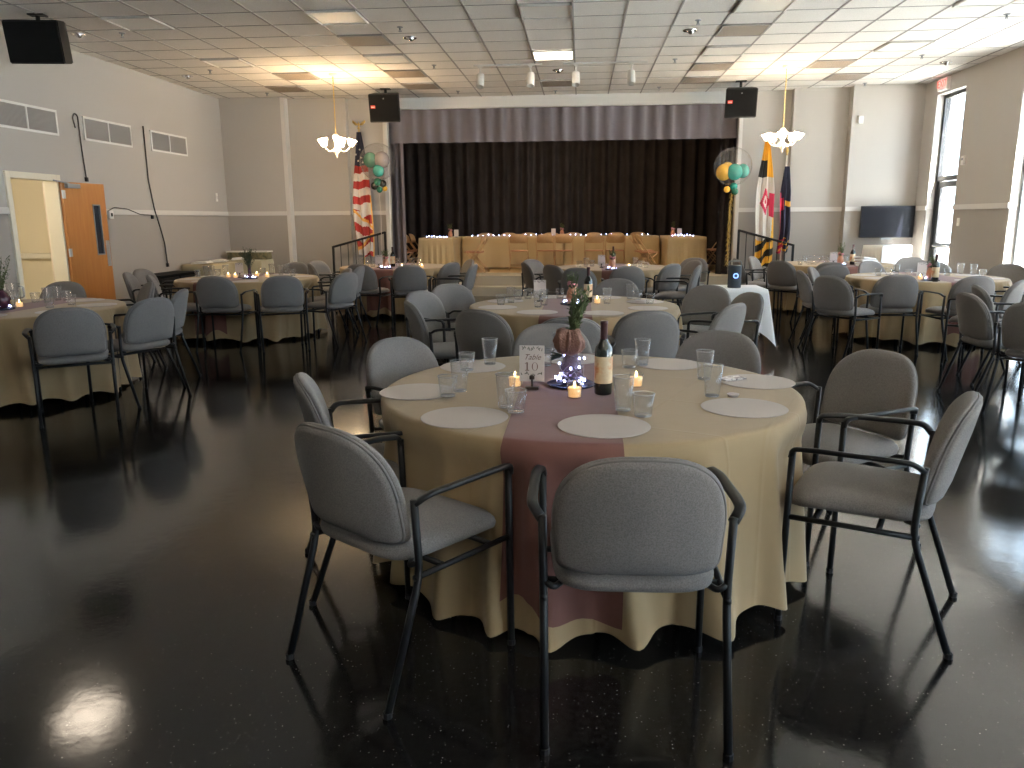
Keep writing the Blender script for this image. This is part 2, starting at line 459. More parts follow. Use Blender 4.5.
bm = B(); box(bm, VX0, VX1, -.008, .008, VZ0, VZ1); obj('vision_window', bm, 'dark_glass', leafo)
bm = B()
for x0, x1, z0, z1 in ((VX0-.012, VX0+.006, VZ0-.012, VZ1+.012), (VX1-.006, VX1+.012, VZ0-.012, VZ1+.012), (VX0, VX1, VZ0-.012, VZ0+.006), (VX0, VX1, VZ1-.006, VZ1+.012)):
    box(bm, x0, x1, -.027, .027, z0, z1)
obj('window_bead', bm, 'frame_grey', leafo)
bm = B(); box(bm, .77, .845, -.026, -.022, .85, 1.22, .001); obj('push_plate', bm, 'plate_steel', leafo)
for z in (.22, 1.02, 1.80):
    bm = B(); lathe(bm, [(0, 0), (.012, 0), (.012, .11), (0, .11)], 10, (-.012, -.03, z)); box(bm, -.012, .05, -.027, -.021, z, z+.11); obj('hinge', bm, 'plate_steel', leafo)
bm = B(); box(bm, .05, .30, -.075, -.022, 1.94, 2.0, .006); tube(bm, [(.1, -.06, 2.0), (-.18, -.05, 2.03)], .01, 6); obj('door_closer', bm, 'frame_grey', leafo)

# right wall: glazed exit door with transom, and tall windows
ed = sempty('door_2'); xg = XR+.17
y0, y1 = 13.95, 15.0
bm = B()
for a, b, z0, z1 in ((y0, y0+.05, 0, 3.56), (y1-.05, y1, 0, 3.56), (y0, y1, 2.10, 2.18), (y0, y1, 3.50, 3.56)):
    box(bm, xg-.05, xg+.05, a, b, z0, z1, .004)
obj('door_frame', bm, 'frame_dark', ed)
bm = B(); box(bm, xg-.004, xg+.004, y0+.05, y1-.05, 2.18, 3.50); obj('transom_pane', bm, 'window_glass', ed)
bm = B()
for a, b, z0, z1 in ((y0+.06, y0+.15, .01, 2.09), (y1-.15, y1-.06, .01, 2.09), (y0+.15, y1-.15, .01, .22), (y0+.15, y1-.15, 1.99, 2.09), (y0+.15, y1-.15, .95, 1.03)):
    box(bm, xg-.025, xg+.025, a, b, z0, z1)
dl = obj('door_leaf', bm, 'frame_dark', ed)
bm = B(); box(bm, xg-.004, xg+.004, y0+.15, y1-.15, .22, 1.99); obj('door_pane', bm, 'window_glass', dl)
bm = B(); tube(bm, rounded([(xg-.03, y0+.2, .98), (xg-.09, y0+.2, .98), (xg-.09, y1-.2, .98), (xg-.03, y1-.2, .98)], .03), .015, 8); obj('push_bar', bm, 'chrome', dl)
for i, (a, b) in enumerate(OPEN[1:]):
    w = sempty('window_%d' % (i+1))
    bm = B()
    for p, q, z0, z1 in ((a, a+.05, .28, 3.56), (b-.05, b, .28, 3.56), (a, b, .28, .34), (a, b, 3.50, 3.56), (a, b, 2.12, 2.18), ((a+b)/2-.02, (a+b)/2+.02, .34, 3.5)):
        box(bm, xg-.04, xg+.04, p, q, z0, z1)
    obj('window_frame', bm, 'frame_grey', w)
    bm = B(); box(bm, xg-.003, xg+.003, a+.05, b-.05, .34, 3.5); obj('pane', bm, 'window_glass', w)
    bm = B(); box(bm, XR-.03, XR+.14, a, b, .26, .29, .006); obj('sill', bm, 'white_paint', w)
# ground and neighbouring wing outside the windows
bm = B(); box(bm, XR+.3, 60, -30, 60, -.16, -.1); struct('ground_outside', bm, 'pavement')

# ------------------------------------------------------------------ stage
SZ = .36
bm = B(); box(bm, -4.9, 4.0, 15.98, 20.3, 0, SZ); box(bm, -3.82, 2.96, 15.9, 15.98, 0, SZ); struct('floor_stage', bm, 'stage_wood')
bm = B(); box(bm, -3.82, 2.96, 15.5, 15.9, 0, .18, .008); struct('trim_7', bm, 'step_carpet')
bm = B(); box(bm, -3.82, 2.96, 15.86, 15.9, .18, SZ-.002); box(bm, -3.82, 2.96, 15.86, 16.9, SZ-.002, SZ+.012, .004); struct('trim_8', bm, 'step_carpet')
bm = B()
box(bm, -4.95, -4.85, 15.98, 20.3, 0, 4.4); box(bm, 3.95, 4.05, 15.98, 20.3, 0, 4.4); box(bm, -4.95, 4.05, 20.2, 20.3, 0, 4.4); box(bm, -4.95, 4.05, 15.98, 20.3, 4.3, 4.4)
struct('wall_stage', bm, 'stage_black')
def drape(bm, x0, x1, y, z0, z1, period, amp, seed, n=None, rows=6, flare=.0):
    rnd = random.Random(seed); n = n or int((x1-x0)/period*14)
    ph = [rnd.uniform(-.9, .9) for _ in range(int((x1-x0)/period)+3)]
    grid = []
    for j in range(rows+1):
        z = z1+(z0-z1)*j/rows; row = []
        for i in range(n+1):
            x = x0+(x1-x0)*i/n; u = (x-x0)/period
            k = int(u); f = u-k; p = ph[k]*(1-f)+ph[k+1]*f
            w = math.sin(2*PI*u+p); w = w*abs(w)**-.35 if abs(w) > 1e-4 else 0
            a = amp*(1+flare*j/rows)
            row.append(bm.verts.new((x, y+a*w+.2*amp*math.sin(4*PI*u+2*p)*j/rows, z)))
        grid.append(row)
    for a, b in zip(grid, grid[1:]):
        for i in range(n): bm.faces.new((a[i], a[i+1], b[i+1], b[i]))
bm = B(); drape(bm, -4.8, 3.9, 19.7, SZ+.02, 4.2, .30, .075, 3, rows=3)
tag(obj('stage_curtain', bm, 'curtain_black', smooth=True), 'tall black pleated backdrop curtain across the back of the stage', 'curtain')
bm = B(); drape(bm, -3.9, 3.04, 16.12, 3.0, 3.95, .30, .028, 5, rows=3)
tag(obj('stage_valance', bm, 'valance_mauve', smooth=True), 'short mauve grey pleated valance hanging above the stage opening', 'curtain')
bm = B(); drape(bm, -4.0, -3.62, 16.3, SZ+.02, 3.5, .12, .04, 8, rows=3)
tag(obj('side_curtain', bm, 'leg_mauve', smooth=True), 'narrow grey side curtain at the left edge of the stage', 'curtain')
bm = B(); drape(bm, 2.72, 3.1, 16.3, SZ+.02, 3.5, .12, .04, 9, rows=3)
tag(obj('side_curtain', bm, 'curtain_black', smooth=True), 'narrow black side curtain at the right edge of the stage', 'curtain')

def railing(xa, xb, y, label):   # stage end a (high) to floor end b (low)
    t = thing('stair_railing', label, 'railing', (xa, y, 0))
    L = xb-xa; top = lambda s: 1.26+(.98-1.26)*s; s1 = 1 if L > 0 else -1
    bm = B(); tube(bm, [(0, 0, top(0)), (L, 0, top(1))], .022, 8); obj('top_rail', bm, 'black_metal', t)
    bm = B(); tube(bm, [(0, 0, .52), (L, 0, .14)], .014, 6); obj('bottom_rail', bm, 'black_metal', t)
    for s in (0, 1):
        bm = B(); box(bm, L*s-.02, L*s+.02, -.02, .02, 0, top(s)+.015); obj('post', bm, 'black_metal', t)
    for k in range(1, 7):
        s = k/7; bm = B(); tube(bm, [(L*s, 0, .52-.38*s), (L*s, 0, top(s))], .008, 6); obj('baluster', bm, 'black_metal', t)
railing(-3.84, -4.9, 15.42, 'black metal stair railing with upright bars at the left of the stage')
railing(2.98, 4.0, 15.42, 'black metal stair railing with upright bars at the right of the stage')

# ------------------------------------------------------------------ ceiling fittings
def cell(ci, cj): return -.12+.61*(ci+.5), 9.95+.61*(cj+.5)
LIT = {(-1, 3), (-9, -5), (-1, -17), (3, -21)}  # panels behind the camera are added to light the near chairs from behind
def ceiling_light(ci, cj, label):
    x, y = cell(ci, cj); on = (ci, cj) in LIT
    t = thing('ceiling_light', label, 'ceiling light', (x, y, ZC-.02))
    bm = B(); s = .295
    for a, b, c, d in ((-s, s, -s, -s+.022), (-s, s, s-.022, s), (-s, -s+.022, -s, s), (s-.022, s, -s, s)): box(bm, a, b, c, d, -.008, .016, .002)
    obj('frame', bm, 'fixture_white', t)
    bm = B(); box(bm, -s+.02, s-.02, -s+.02, s-.02, .004, .012); obj('diffuser', bm, 'diffuser_on' if on else 'diffuser_off', t)
    if cj < -1: t['group'] = 'lit ceiling lights outside the picture'
for ci, cj, lb in ((-1, 3, 'square ceiling light panel glowing bright white over the track lights'),
                   (-1, -1, 'unlit recessed ceiling panel at the top centre of the picture'),
                   (3, -1, 'pale unlit ceiling light panel cut by the top edge, right of centre'),
                   (7, -1, 'pale ceiling light panel cut by the top edge, near the right windows'),
                   (-5, -1, 'warm tinted unlit ceiling light panel at the top, left of centre'),
                   (-9, -1, 'unlit ceiling light panel near the top left black speaker'),
                   (-9, 3, 'unlit ceiling light panel beyond the top left speaker, over the left tables'),
                   (-5, 3, 'unlit ceiling light panel between two tan vents, right of left chandelier'),
                   (3, 3, 'unlit ceiling light panel between two tan vents, left of right chandelier'),
                   (7, 3, 'white unlit ceiling light panel between right chandelier and exit sign')):
    ceiling_light(ci, cj, lb)
for ci, cj in sorted(LIT):
    if cj < -1: o = ceiling_light(ci, cj, 'lit ceiling light panel above the near part of the hall, unseen, outside the picture')
VL = {(-1, 7): 'tan ceiling vent behind the middle track lights', (3, 1): 'dark grey ceiling vent nearest the camera on the right',
      (3, 5): 'tan ceiling vent above and left of the right chandelier', (3, 7): 'tan ceiling vent nearest the right black speaker',
      (6, 5): 'tan ceiling vent just beyond the right chandelier canopy', (7, 7): 'pale grey ceiling vent nearest the right end of the rear wall',
      (-5, 1): 'dark brown ceiling vent nearest the camera on the left', (-5, 5): 'tan ceiling vent between left chandelier and track lights',
      (-5, 7): 'brown ceiling vent nearest the left black stage speaker', (-8, 5): 'tan ceiling vent left of the left chandelier canopy',
      (-9, 7): 'brown ceiling vent nearest the left end of the rear wall'}
for (ci, cj), lb in VL.items():
    x, y = cell(ci, cj); t = thing('ceiling_vent', lb, 'vent', (x, y, ZC-.016))
    bm = B(); box(bm, -.28, .28, -.28, .28, 0, .012); obj('grille', bm, 'vent_tan', t)
    bm = B(); s = .297
    for a, b, c, d in ((-s, s, -s, -s+.02), (-s, s, s-.02, s), (-s, -s+.02, -s, s), (s-.02, s, -s, s)): box(bm, a, b, c, d, -.004, .014)
    obj('frame', bm, 'ceiling_grid', t)
for (px, py), lb in {(78, 34): 'chrome recessed spotlight right of the top left speaker', (187, 76): 'chrome recessed spotlight high over the last left wall grille',
                     (410, 37.5): 'chrome recessed spotlight left of the track lights', (690, 30): 'chrome recessed spotlight right of the track lights',
                     (558, 70): 'chrome recessed spotlight between the middle two track lights', (946, 62): 'dark recessed spotlight just above the exit sign'}.items():
    p = onz(px, py, ZC); t = thing('recessed_spotlight', lb, 'spotlight', (p.x, p.y, ZC))
    bm = B(); lathe(bm, [(.055, -.004), (.085, -.012), (.09, -.004), (.09, .0)], 20); obj('trim_ring', bm, 'chrome', t, True)
    bm = B(); ball(bm, (.01, 0, -.006), .045, 14, 8); obj('eyeball', bm, 'chrome', t, True)
sp = [(122, 33), (210, 70), (267, 93), (400, 27), (434, 65), (458, 91), (557, 99), (698, 20), (675, 59), (659, 87), (865, 83), (922, 55), (1007, 14)]
spl = ['nearest the top left speaker', 'over the last left wall grille', 'nearest the rear wall at left', 'highest left of centre', 'left of the track lights', 'just before the stage left of centre',
       'over the middle of the valance', 'highest right of centre', 'right of the track lights', 'just before the stage right of centre', 'nearest the rear wall at right', 'left of the exit sign', 'in the top right corner']
for (px, py), lb in zip(sp, spl):
    p = onz(px, py, ZC); p.y = min(p.y, 15.4)
    t = thing('ceiling_sprinkler', 'small fire sprinkler head on the ceiling, ' + lb, 'sprinkler', (p.x, p.y, ZC))
    bm = B(); lathe(bm, [(0, 0), (.04, 0), (.035, -.008), (.014, -.010), (.012, -.04), (0, -.04)], 12); obj('body', bm, 'frame_grey', t)
    bm = B(); lathe(bm, [(0, -.052), (.022, -.052), (.022, -.055), (0, -.055)], 12); tube(bm, [(.012, 0, -.035), (.016, 0, -.053)], .003, 5); tube(bm, [(-.012, 0, -.035), (-.016, 0, -.053)], .003, 5); obj('deflector', bm, 'frame_grey', t)
# track lights
def can_proto(parent, x):
    h = obj('track_stem', _stem_bm(x), 'fixture_white', parent)
    bm = B()
    R = Matrix.Translation((x, .02, -.22)) @ Matrix.Rotation(math.radians(-24), 4, 'X')
    lathe(bm, [(0, .10), (.04, .10), (.058, .085), (.062, .06), (.062, -.12), (.055, -.12), (.05, -.07), (0, -.07)], 20, (0, 0, 0), 0, R)
    return obj('lamp_head', bm, 'fixture_white', parent, True)
def _stem_bm(x):
    bm = B(); box(bm, x-.03, x+.03, -.02, .02, -.05, -.025, .004); tube(bm, [(x, 0, -.05), (x, .01, -.2)], .012, 8); return bm
for x0, x1, cans, lb in ((-1.68, -.62, (-1.58, -.80), 'left white ceiling track carrying two cylinder spotlights'), (-.30, .98, (-.10, .74), 'right white ceiling track carrying two cylinder spotlights')):
    t = thing('ceiling_track_light', lb, 'track light', (0, 12.75, ZC))
    bm = B(); box(bm, x0, x1, -.018, .018, -.028, 0, .003); obj('track', bm, 'fixture_white', t)
    for x in cans: can_proto(t, x)
# chandeliers
def chandelier():
    t = thing('chandelier', '', 'chandelier')
    bm = B(); lathe(bm, [(0, 0), (.07, 0), (.06, -.025), (.02, -.04), (0, -.045)], 20); obj('canopy', bm, 'ivory_metal', t, True)
    bm = B()
    zc = -.04
    while zc > -.93:
        lathe(bm, [(.006, 0), (.010, -.012), (.010, -.03), (.006, -.042)], 6, (0, 0, zc)); zc -= .045
    tube(bm, [(0, 0, -.03), (0, 0, -.95)], .004, 6); obj('chain', bm, 'brass', t)
    bm = B(); lathe(bm, [(0, -.93), (.03, -.94), (.055, -.97), (.05, -1.0), (.03, -1.05), (.028, -1.15), (.06, -1.19), (.05, -1.23), (.015, -1.27), (.02, -1.30), (0, -1.33)], 20); obj('column', bm, 'ivory_metal', t, True)
    for k in range(5):
        a = 2*PI*k/5+.3; ca, sa = math.cos(a), math.sin(a)
        P = [(.04, -1.17), (.10, -1.22), (.17, -1.21), (.22, -1.15), (.225, -1.12)]
        bm = B(); tube(bm, rounded([(r*ca, r*sa, z) for r, z in P], .04), .008, 6); arm = obj('arm', bm, 'ivory_metal', t, True)
        bm = B()
        prof = [(.0, 0), (.025, .0), (.045, .02), (.055, .05), (.06, .075), (.078, .10), (.074, .10), (.055, .075), (.04, .03), (0, .012)]
        R = Matrix.Translation((.235*ca, .235*sa, -1.125)) @ Matrix.Rotation(math.radians(16), 4, Vector((-sa, ca, 0)))
        lathe(bm, prof, 16, (0, 0, 0), 0, R); obj('lamp_shade', bm, 'lamp_shade', arm, True)
        bm = B(); lathe(bm, [(0, -.02), (.016, -.015), (.02, 0), (0, 0)], 10, (.232*ca, .232*sa, -1.12)); obj('candle_cup', bm, 'ivory_metal', arm)
    return t
ch = chandelier(); ch.location = (-4.05, 13.2, ZC); ch['label'] = 'lit chandelier of bell shades on the left, near the American flag'
ch2 = dup(ch, (3.2, 13.4, ZC), .4, 'lit chandelier of bell shades on the right, before the dark blue flag')
for a in ch2.children:
    for sh in a.children:
        if sh.name.startswith('lamp_shade'):
            sh.data = sh.data.copy(); sh.data.materials[0] = MATS['lamp_shade_pale']

# speakers
def speaker(x, y, z, w, h, d, rz, tilt, label, badge=True):
    t = thing('loudspeaker', label, 'loudspeaker', (x, y, z), rz)
    bm = B()
    v = [(-w/2, 0, 0), (w/2, 0, 0), (w/2*.8, d, 0), (-w/2*.8, d, 0)]
    lo = [bm.verts.new((a, b, -h/2)) for a, b, _ in v]; hi = [bm.verts.new((a, b, h/2)) for a, b, _ in v]
    bm.faces.new(lo[::-1]); bm.faces.new(hi)
    for i in range(4): bm.faces.new((lo[i], lo[(i+1) % 4], hi[(i+1) % 4], hi[i]))
    bmesh.ops.bevel(bm, geom=list(bm.edges), offset=.012, segments=2, affect='EDGES')
    R = Matrix.Rotation(math.radians(tilt), 4, 'X'); bm.transform(R)
    obj('cabinet', bm, 'black_plastic', t)
    bm = B(); box(bm, -w/2+.02, w/2-.02, -.014, -.001, -h/2+.02, h/2-.02, .005); bm.transform(R); obj('grille', bm, 'speaker_grille', t)
    if badge:
        bm = B(); box(bm, -w/2+.04, -w/2+.12, -.019, -.014, -.0, .05); bm.transform(R); bo = obj('badge', bm, 'red_badge', t)
        bm = B()
        for k in range(3): box(bm, -w/2+.052+k*.02, -w/2+.064+k*.02, -.021, -.0185, .012, .03)
        bm.transform(R); obj('badge_letters', bm, 'badge_white', bo)
        bm = B(); lathe(bm, [(0, 0), (.012, 0), (.012, .006), (0, .006)], 10, (0, 0, 0), 0, Matrix.Translation((0, -.014, h/2-.08)) @ Matrix.Rotation(PI/2, 4, 'X')); bm.transform(R); obj('indicator', bm, 'frame_grey', t)
    bm = B(); tube(bm, [(0, d*.5, h/2-.04), (0, d*.5, ZC-z)], .025, 8); box(bm, -.09, .09, d*.5-.06, d*.5+.06, ZC-z-.015, ZC-z); obj('mount', bm, 'black_metal', t)
speaker(-3.56, 14.6, 3.47, .56, .49, .34, math.radians(2), 12, 'black loudspeaker with red badge hung above the left edge of the stage')
speaker(2.75, 14.6, 3.44, .54, .49, .34, math.radians(-4), 12, 'black loudspeaker with red badge hung above the right edge of the stage')
speaker(-6.22, 9.0, 3.50, .62, .46, .34, math.radians(8), 10, 'large black loudspeaker hung from the ceiling in the top left corner', False)

# ------------------------------------------------------------------ left wall fittings
for y0, y1, lb in ((9.28, 10.47, 'white framed air return grille nearest the camera on the left wall'), (11.04, 12.25, 'middle white framed air return grille on the left wall'), (12.82, 14.02, 'white framed air return grille nearest the stage on the left wall')):
    t = thing('wall_grille', lb, 'vent', (XL, (y0+y1)/2, 2.80)); h = (y1-y0)/2
    bm = B()
    for a, b, c, d in ((-h, h, -.165, -.135), (-h, h, .135, .165), (-h, -h+.03, -.165, .165), (h-.03, h, -.165, .165), (-.012, .012, -.14, .14)): box(bm, 0, .022, a, b, c, d, .002)
    obj('frame', bm, 'white_paint', t)
    bm = B(); box(bm, .001, .004, -h+.02, h-.02, -.14, .14); obj('backing', bm, 'grille_dark', t)
    bm = B()
    k = -h+.045
    while k < h-.03:
        box(bm, .005, .014, k, k+.009, -.137, .137); k += .021
    obj('louvers', bm, 'grille_slat', t)
def cable(name, pts, label, r=.012, extra=None):
    t = thing(name, label, 'cable', pts[0])
    o0 = Vector(pts[0])
    bm = B(); tube(bm, rounded([Vector(p)-o0 for p in pts], .05), r, 6); obj('cord', bm, 'cable', t)
    p = Vector(pts[-1])-o0
    bm = B(); box(bm, p.x-.015, p.x+.02, p.y-.02, p.y+.02, p.z-.06, p.z, .004); obj('plug', bm, 'black_plastic', t)
cable('hanging_cable', [(XL+.02, 10.84, 2.78), (XL+.02, 10.80, 2.92), (XL+.02, 10.86, 2.98), (XL+.02, 10.92, 2.95), (XL+.02, 10.93, 2.5), (XL+.02, 10.96, 2.12)], 'dark cable hooked between two wall grilles above the open wooden door', .01)
cable('hanging_cable', [(XL+.02, 12.61, 3.0), (XL+.02, 12.61, 2.16), (XL+.035, 12.68, 1.70), (XL+.04, 12.8, 1.4), (XL+.03, 12.91, 1.14), (XL+.03, 12.94, .80)], 'long dark cable hanging down the left wall past the white rail', .012)
cable('hanging_cable', [(XL+.03, 11.40, 1.66), (XL+.03, 11.55, 1.71), (XL+.03, 11.9, 1.69), (XL+.03, 12.25, 1.61), (XL+.03, 12.6, 1.60)], 'thin dark cord running along the white wall rail from the outlet', .007)
t = thing('wall_outlet', 'small white outlet box on the rail beside the wooden door', 'outlet', (XL, 11.42, 1.60))
bm = B(); box(bm, .022, .06, -.05, .05, -.06, .06, .005); obj('box', bm, 'switch_white', t)
bm = B(); box(bm, .060, .064, -.02, .02, -.025, .025); obj('socket', bm, 'black_plastic', t)
t = thing('thermostat', 'small white thermostat high on the right wall beside the exit door', 'thermostat', (XR, 13.76, 2.38))
bm = B(); box(bm, -.03, 0, -.045, .045, -.07, .07, .006); obj('wall_mount_case', bm, 'switch_white', t)
bm = B(); box(bm, -.033, -.03, -.025, .025, .0, .035); obj('display', bm, 'frame_grey', t)
t = thing('light_switch', 'white light switch plate below the rail beside the exit door', 'switch', (XR, 13.72, 1.40))
bm = B(); box(bm, -.012, 0, -.04, .04, -.065, .065, .003); obj('plate', bm, 'switch_white', t)
bm = B(); box(bm, -.022, -.012, -.006, .006, -.014, .014); obj('toggle', bm, 'switch_white', t)
p = ony(860.5, 120, 15.5)
t = thing('wall_sensor', 'small white box high on the rear wall above the television', 'sensor', (p.x, 15.5, p.z))
bm = B(); box(bm, -.045, .045, -.04, 0, -.07, .07, .008); obj('wall_mount_case', bm, 'switch_white', t)
bm = B(); box(bm, -.025, .025, -.043, -.04, -.03, .0); obj('lens', bm, 'diffuser_off', t)
p = onx(217, 195, XL)
t = thing('wall_hook', 'small pale plate high on the left wall near the rear corner', 'plate', (XL, 15.05, 1.95))
bm = B(); box(bm, 0, .015, -.04, .04, -.08, .08, .004); obj('plate', bm, 'switch_white', t)
bm = B(); box(bm, .015, .03, -.008, .008, -.03, .03, .003); obj('toggle', bm, 'switch_white', t)
# exit sign
t = thing('exit_sign', 'red and white illuminated exit sign on the right wall above the glass door', 'sign', (XR, 14.7, 3.70))
bm = B(); box(bm, -.07, 0, -.17, .17, -.10, .10, .006); obj('housing', bm, 'exit_white', t)
def text_mesh(s, size, mname, parent, Mx, name, shear=0, depth=.001):
    cu = bpy.data.curves.new(name, 'FONT'); cu.body = s; cu.size = size; cu.align_x = 'CENTER'; cu.align_y = 'CENTER'; cu.extrude = depth; cu.shear = shear
    tmp = bpy.data.objects.new('tmp', cu); C.objects.link(tmp)
    dg = bpy.context.evaluated_depsgraph_get(); me = bpy.data.meshes.new_from_object(tmp.evaluated_get(dg))
    bpy.data.objects.remove(tmp); bpy.data.curves.remove(cu)
    me.name = name; me.transform(Mx); me.materials.clear(); me.materials.append(MATS[mname])
    o = bpy.data.objects.new(name, me); C.objects.link(o); o.parent = parent; return o
Mx = Matrix.Translation((-.0725, 0, 0)) @ Matrix.Rotation(-PI/2, 4, 'Z') @ Matrix.Rotation(PI/2, 4, 'X')
text_mesh('EXIT', .165, 'exit_red', t, Mx, 'lettering')
# television
t = thing('television', 'black flat screen television on the rear wall, right of the stage', 'television', (5.655, 15.36, 1.40), math.radians(-2))
bm = B(); box(bm, -.475, .475, 0, .05, -.29, .29, .008); obj('bezel', bm, 'tv_bezel', t)
bm = B(); box(bm, -.460, .460, -.004, .001, -.268, .275); obj('screen', bm, 'tv_black', t)
bm = B(); box(bm, -.12, .12, .05, .13, -.1, .1, .004); obj('wall_mount', bm, 'black_metal', t)
bm = B(); box(bm, -.09, .09, .005, .04, -.325, -.288, .004); obj('sensor_bar', bm, 'frame_grey', t)

# ------------------------------------------------------------------ flags
def flag(name, x, y, ztop, zflag, zbot, wid, colour, label, finial, mats, seed, pole='brass'):
    t = thing(name, label, 'flag', (x, y, 0))
    bm = B(); lathe(bm, [(0, 0), (.16, 0), (.16, .02), (.06, .05), (.03, .09), (0, .09)], 20); obj('stand', bm, 'brass', t, True)
    bm = B(); tube(bm, [(0, 0, .05), (0, 0, ztop)], .014, 8); obj('pole', bm, pole, t)
    bm = B()
    if finial == 'eagle':
        lathe(bm, [(0, 0), (.03, .01), (.03, .03), (.012, .04), (.02, .07), (.022, .10), (0, .14)], 10, (0, 0, ztop))
        for s in (-1, 1):
            vs = [bm.verts.new(q) for q in ((0, 0, ztop+.07), (s*.05, .01, ztop+.12), (s*.12, .02, ztop+.17), (s*.13, .02, ztop+.13), (s*.07, .01, ztop+.07))]
            vb = [bm.verts.new(v.co+Vector((0, .015, 0))) for v in vs]
            bm.faces.new(vs); bm.faces.new(vb[::-1])
            for i in range(5): bm.faces.new((vs[i], vs[(i+1) % 5], vb[(i+1) % 5], vb[i]))
    else:
        lathe(bm, [(0, 0), (.02, .01), (.012, .03), (.03, .07), (.02, .12), (0, .20)], 10, (0, 0, ztop))
    obj('finial', bm, 'brass', t, True)
    rnd = random.Random(seed); bm = B(); NU, NV = 40, 150; grid = []
    for j in range(NV+1):
        s = j/NV; z = zflag+(zbot-zflag)*s; w = wid(s); row = []
        for i in range(NU+1):
            u = i/NU
            fold = math.sin(u*PI*5+s*3.1+seed)*.045*(.25+s)+math.sin(u*PI*11+seed*2)*.012
            xx = (u-.42)*w + .03*math.sin(s*7+seed)*s
            row.append(bm.verts.new((xx, -.03+fold-.02, z+.03*math.sin(u*PI*3+seed)*s)))
        grid.append(row)
    for j in range(NV):
        for i in range(NU):
            f = bm.faces.new((grid[j][i], grid[j][i+1], grid[j+1][i+1], grid[j+1][i]))
            f.material_index = colour((i+.5)/NU, (j+.5)/NV)
    fo = obj('flag_cloth', bm, mats, t, True)
    return t, fo, grid
def us(u, s):
    if s < .27: return 2
    if s < .62:
        if u > .96 and s > .5: return 3
        return int((s-.27)/.062+.30*u+10) % 2
    k = (s-.62)/.19; kk = int(k); d = k-kk                    # zigzag folds with a gold fringe
    e = d*1.25 if kk % 2 == 0 else 1-d*1.25
    if abs(u-e) < .085: return 3
    if u < .05 or u > .95: return 3
    return int((s-.27)/.075+(.9*u if u > e else -.9*u)+20) % 2
def md(u, s):
    if s < .10: return 3
    if s < .30: return (4 if (u < .55 and s > .17) else 3)
    if s < .38: return 1
    if s < .60:
        a = u-.25-(s-.36)*.2; q = abs(a-.25)+abs((s-.49)*2.2)
        return 5 if (.12 < q < .24 or q < .05 or (u > .72 and s > .42)) else 1
    if s < .78: return 3 if u > .9-(s-.6)*.6 else 1
    return (3, 4)[int((s-.78)/.055+u*2.2) % 2]
def navy(u, s):
    if u < .10 and s > .3: return 5
    if .40 < s < .46 and u > .45: return 3
    if .36 < s < .50 and u < .35: return 5
    if s > .84: return 3 if int(s*40+u*5) % 3 == 0 else 5 if u < .6 else 2
    return 2
tf, fo, gr = flag('american_flag', -4.30, 15.52, 3.22, 3.16, .80, lambda s: .10+.20*min(1, s/.3)+.10*math.sin(min(1, max(0, s-.3)/.7)*PI), us,
     'American flag hanging limp on a pole with eagle, left of the stage', 'eagle', ['flag_red', 'flag_white', 'flag_blue', 'fringe'], 1)
bm = B()
for sx, sz in ((-.03, 2.93), (.03, 2.83), (-.05, 2.74), (.05, 2.68), (-.01, 2.62), (.08, 2.59)):
    vs = [bm.verts.new((sx+(.024 if k % 2 == 0 else .010)*math.sin(k*PI/5), -.115, sz+(.024 if k % 2 == 0 else .010)*math.cos(k*PI/5))) for k in range(10)]
    vb = [bm.verts.new(v.co+Vector((0, .004, 0))) for v in vs]
    bm.faces.new(vs); bm.faces.new(vb[::-1])
    for k in range(10): bm.faces.new((vs[k], vs[(k+1) % 10], vb[(k+1) % 10], vb[k]))
obj('stars', bm, 'flag_white', fo)
flag('state_flag', 3.42, 15.52, 2.85, 2.95, .55, lambda s: .06+.30*min(1, s/.4), md,
     'white, red, gold and black flag on a pole right of the stage', 'spear', ['flag_red', 'flag_white', 'flag_blue', 'flag_gold', 'flag_black', 'flag_crimson'], 2)
flag('navy_flag', 3.80, 15.50, 2.62, 2.42, .85, lambda s: .09+.12*min(1, s/.3), navy,
     'dark navy flag with gold and red, on the pole nearest the television', 'spear', ['flag_red', 'flag_white', 'flag_blue', 'flag_gold', 'flag_black', 'flag_crimson'], 3, 'ivory_metal')

# ------------------------------------------------------------------ balloons
def balloon(x, y, z, r, inner, collar, label, gold):
    t = thing('balloon', label, 'balloon', (x, y, 0))
    bm = B(); ball(bm, (0, 0, z), r, 32, 20); obj('bubble', bm, 'bubble', t, True)
    for dx, dy, dz, rr, m in inner:
        bm = B(); ball(bm, (dx, dy, z+dz), rr, 20, 12, (1, 1, 1.08)); obj('inner_balloon', bm, m, t, True)
    for dx, dy, dz, rr, m in collar:
        bm = B(); ball(bm, (dx, dy, z-r+dz), rr, 16, 10); obj('collar_balloon', bm, m, t, True)
    zb = z-r-.12
    if gold:
        bm = B(); rnd = random.Random(4); tube(bm, [(0, 0, zb), (-.03, 0, zb-.6), (-.02, 0, zb-1.35)], .006, 5)
        k = 0
        while k < 1.3:
            for _ in range(5):
                a = rnd.uniform(0, 2*PI); leaf(bm, (-.02*k, 0, zb-k), (.05*math.cos(a), .05*math.sin(a), -.05), .008)
            k += .03
        obj('tassel_garland', bm, 'tassel_gold', t)
        bm = B(); tube(bm, [(0, 0, zb), (0, 0, .09)], .003, 5); obj('ribbon', bm, 'ribbon', t)
    else:
        bm = B(); tube(bm, [(0, 0, zb), (.02, 0, zb-.6), (.0, 0, .09)], .004, 5); obj('ribbon', bm, 'ribbon', t)
    bm = B(); lathe(bm, [(0, 0), (.06, 0), (.07, .05), (.04, .09), (0, .1)], 12); obj('weight', bm, 'balloon_black', t, True)
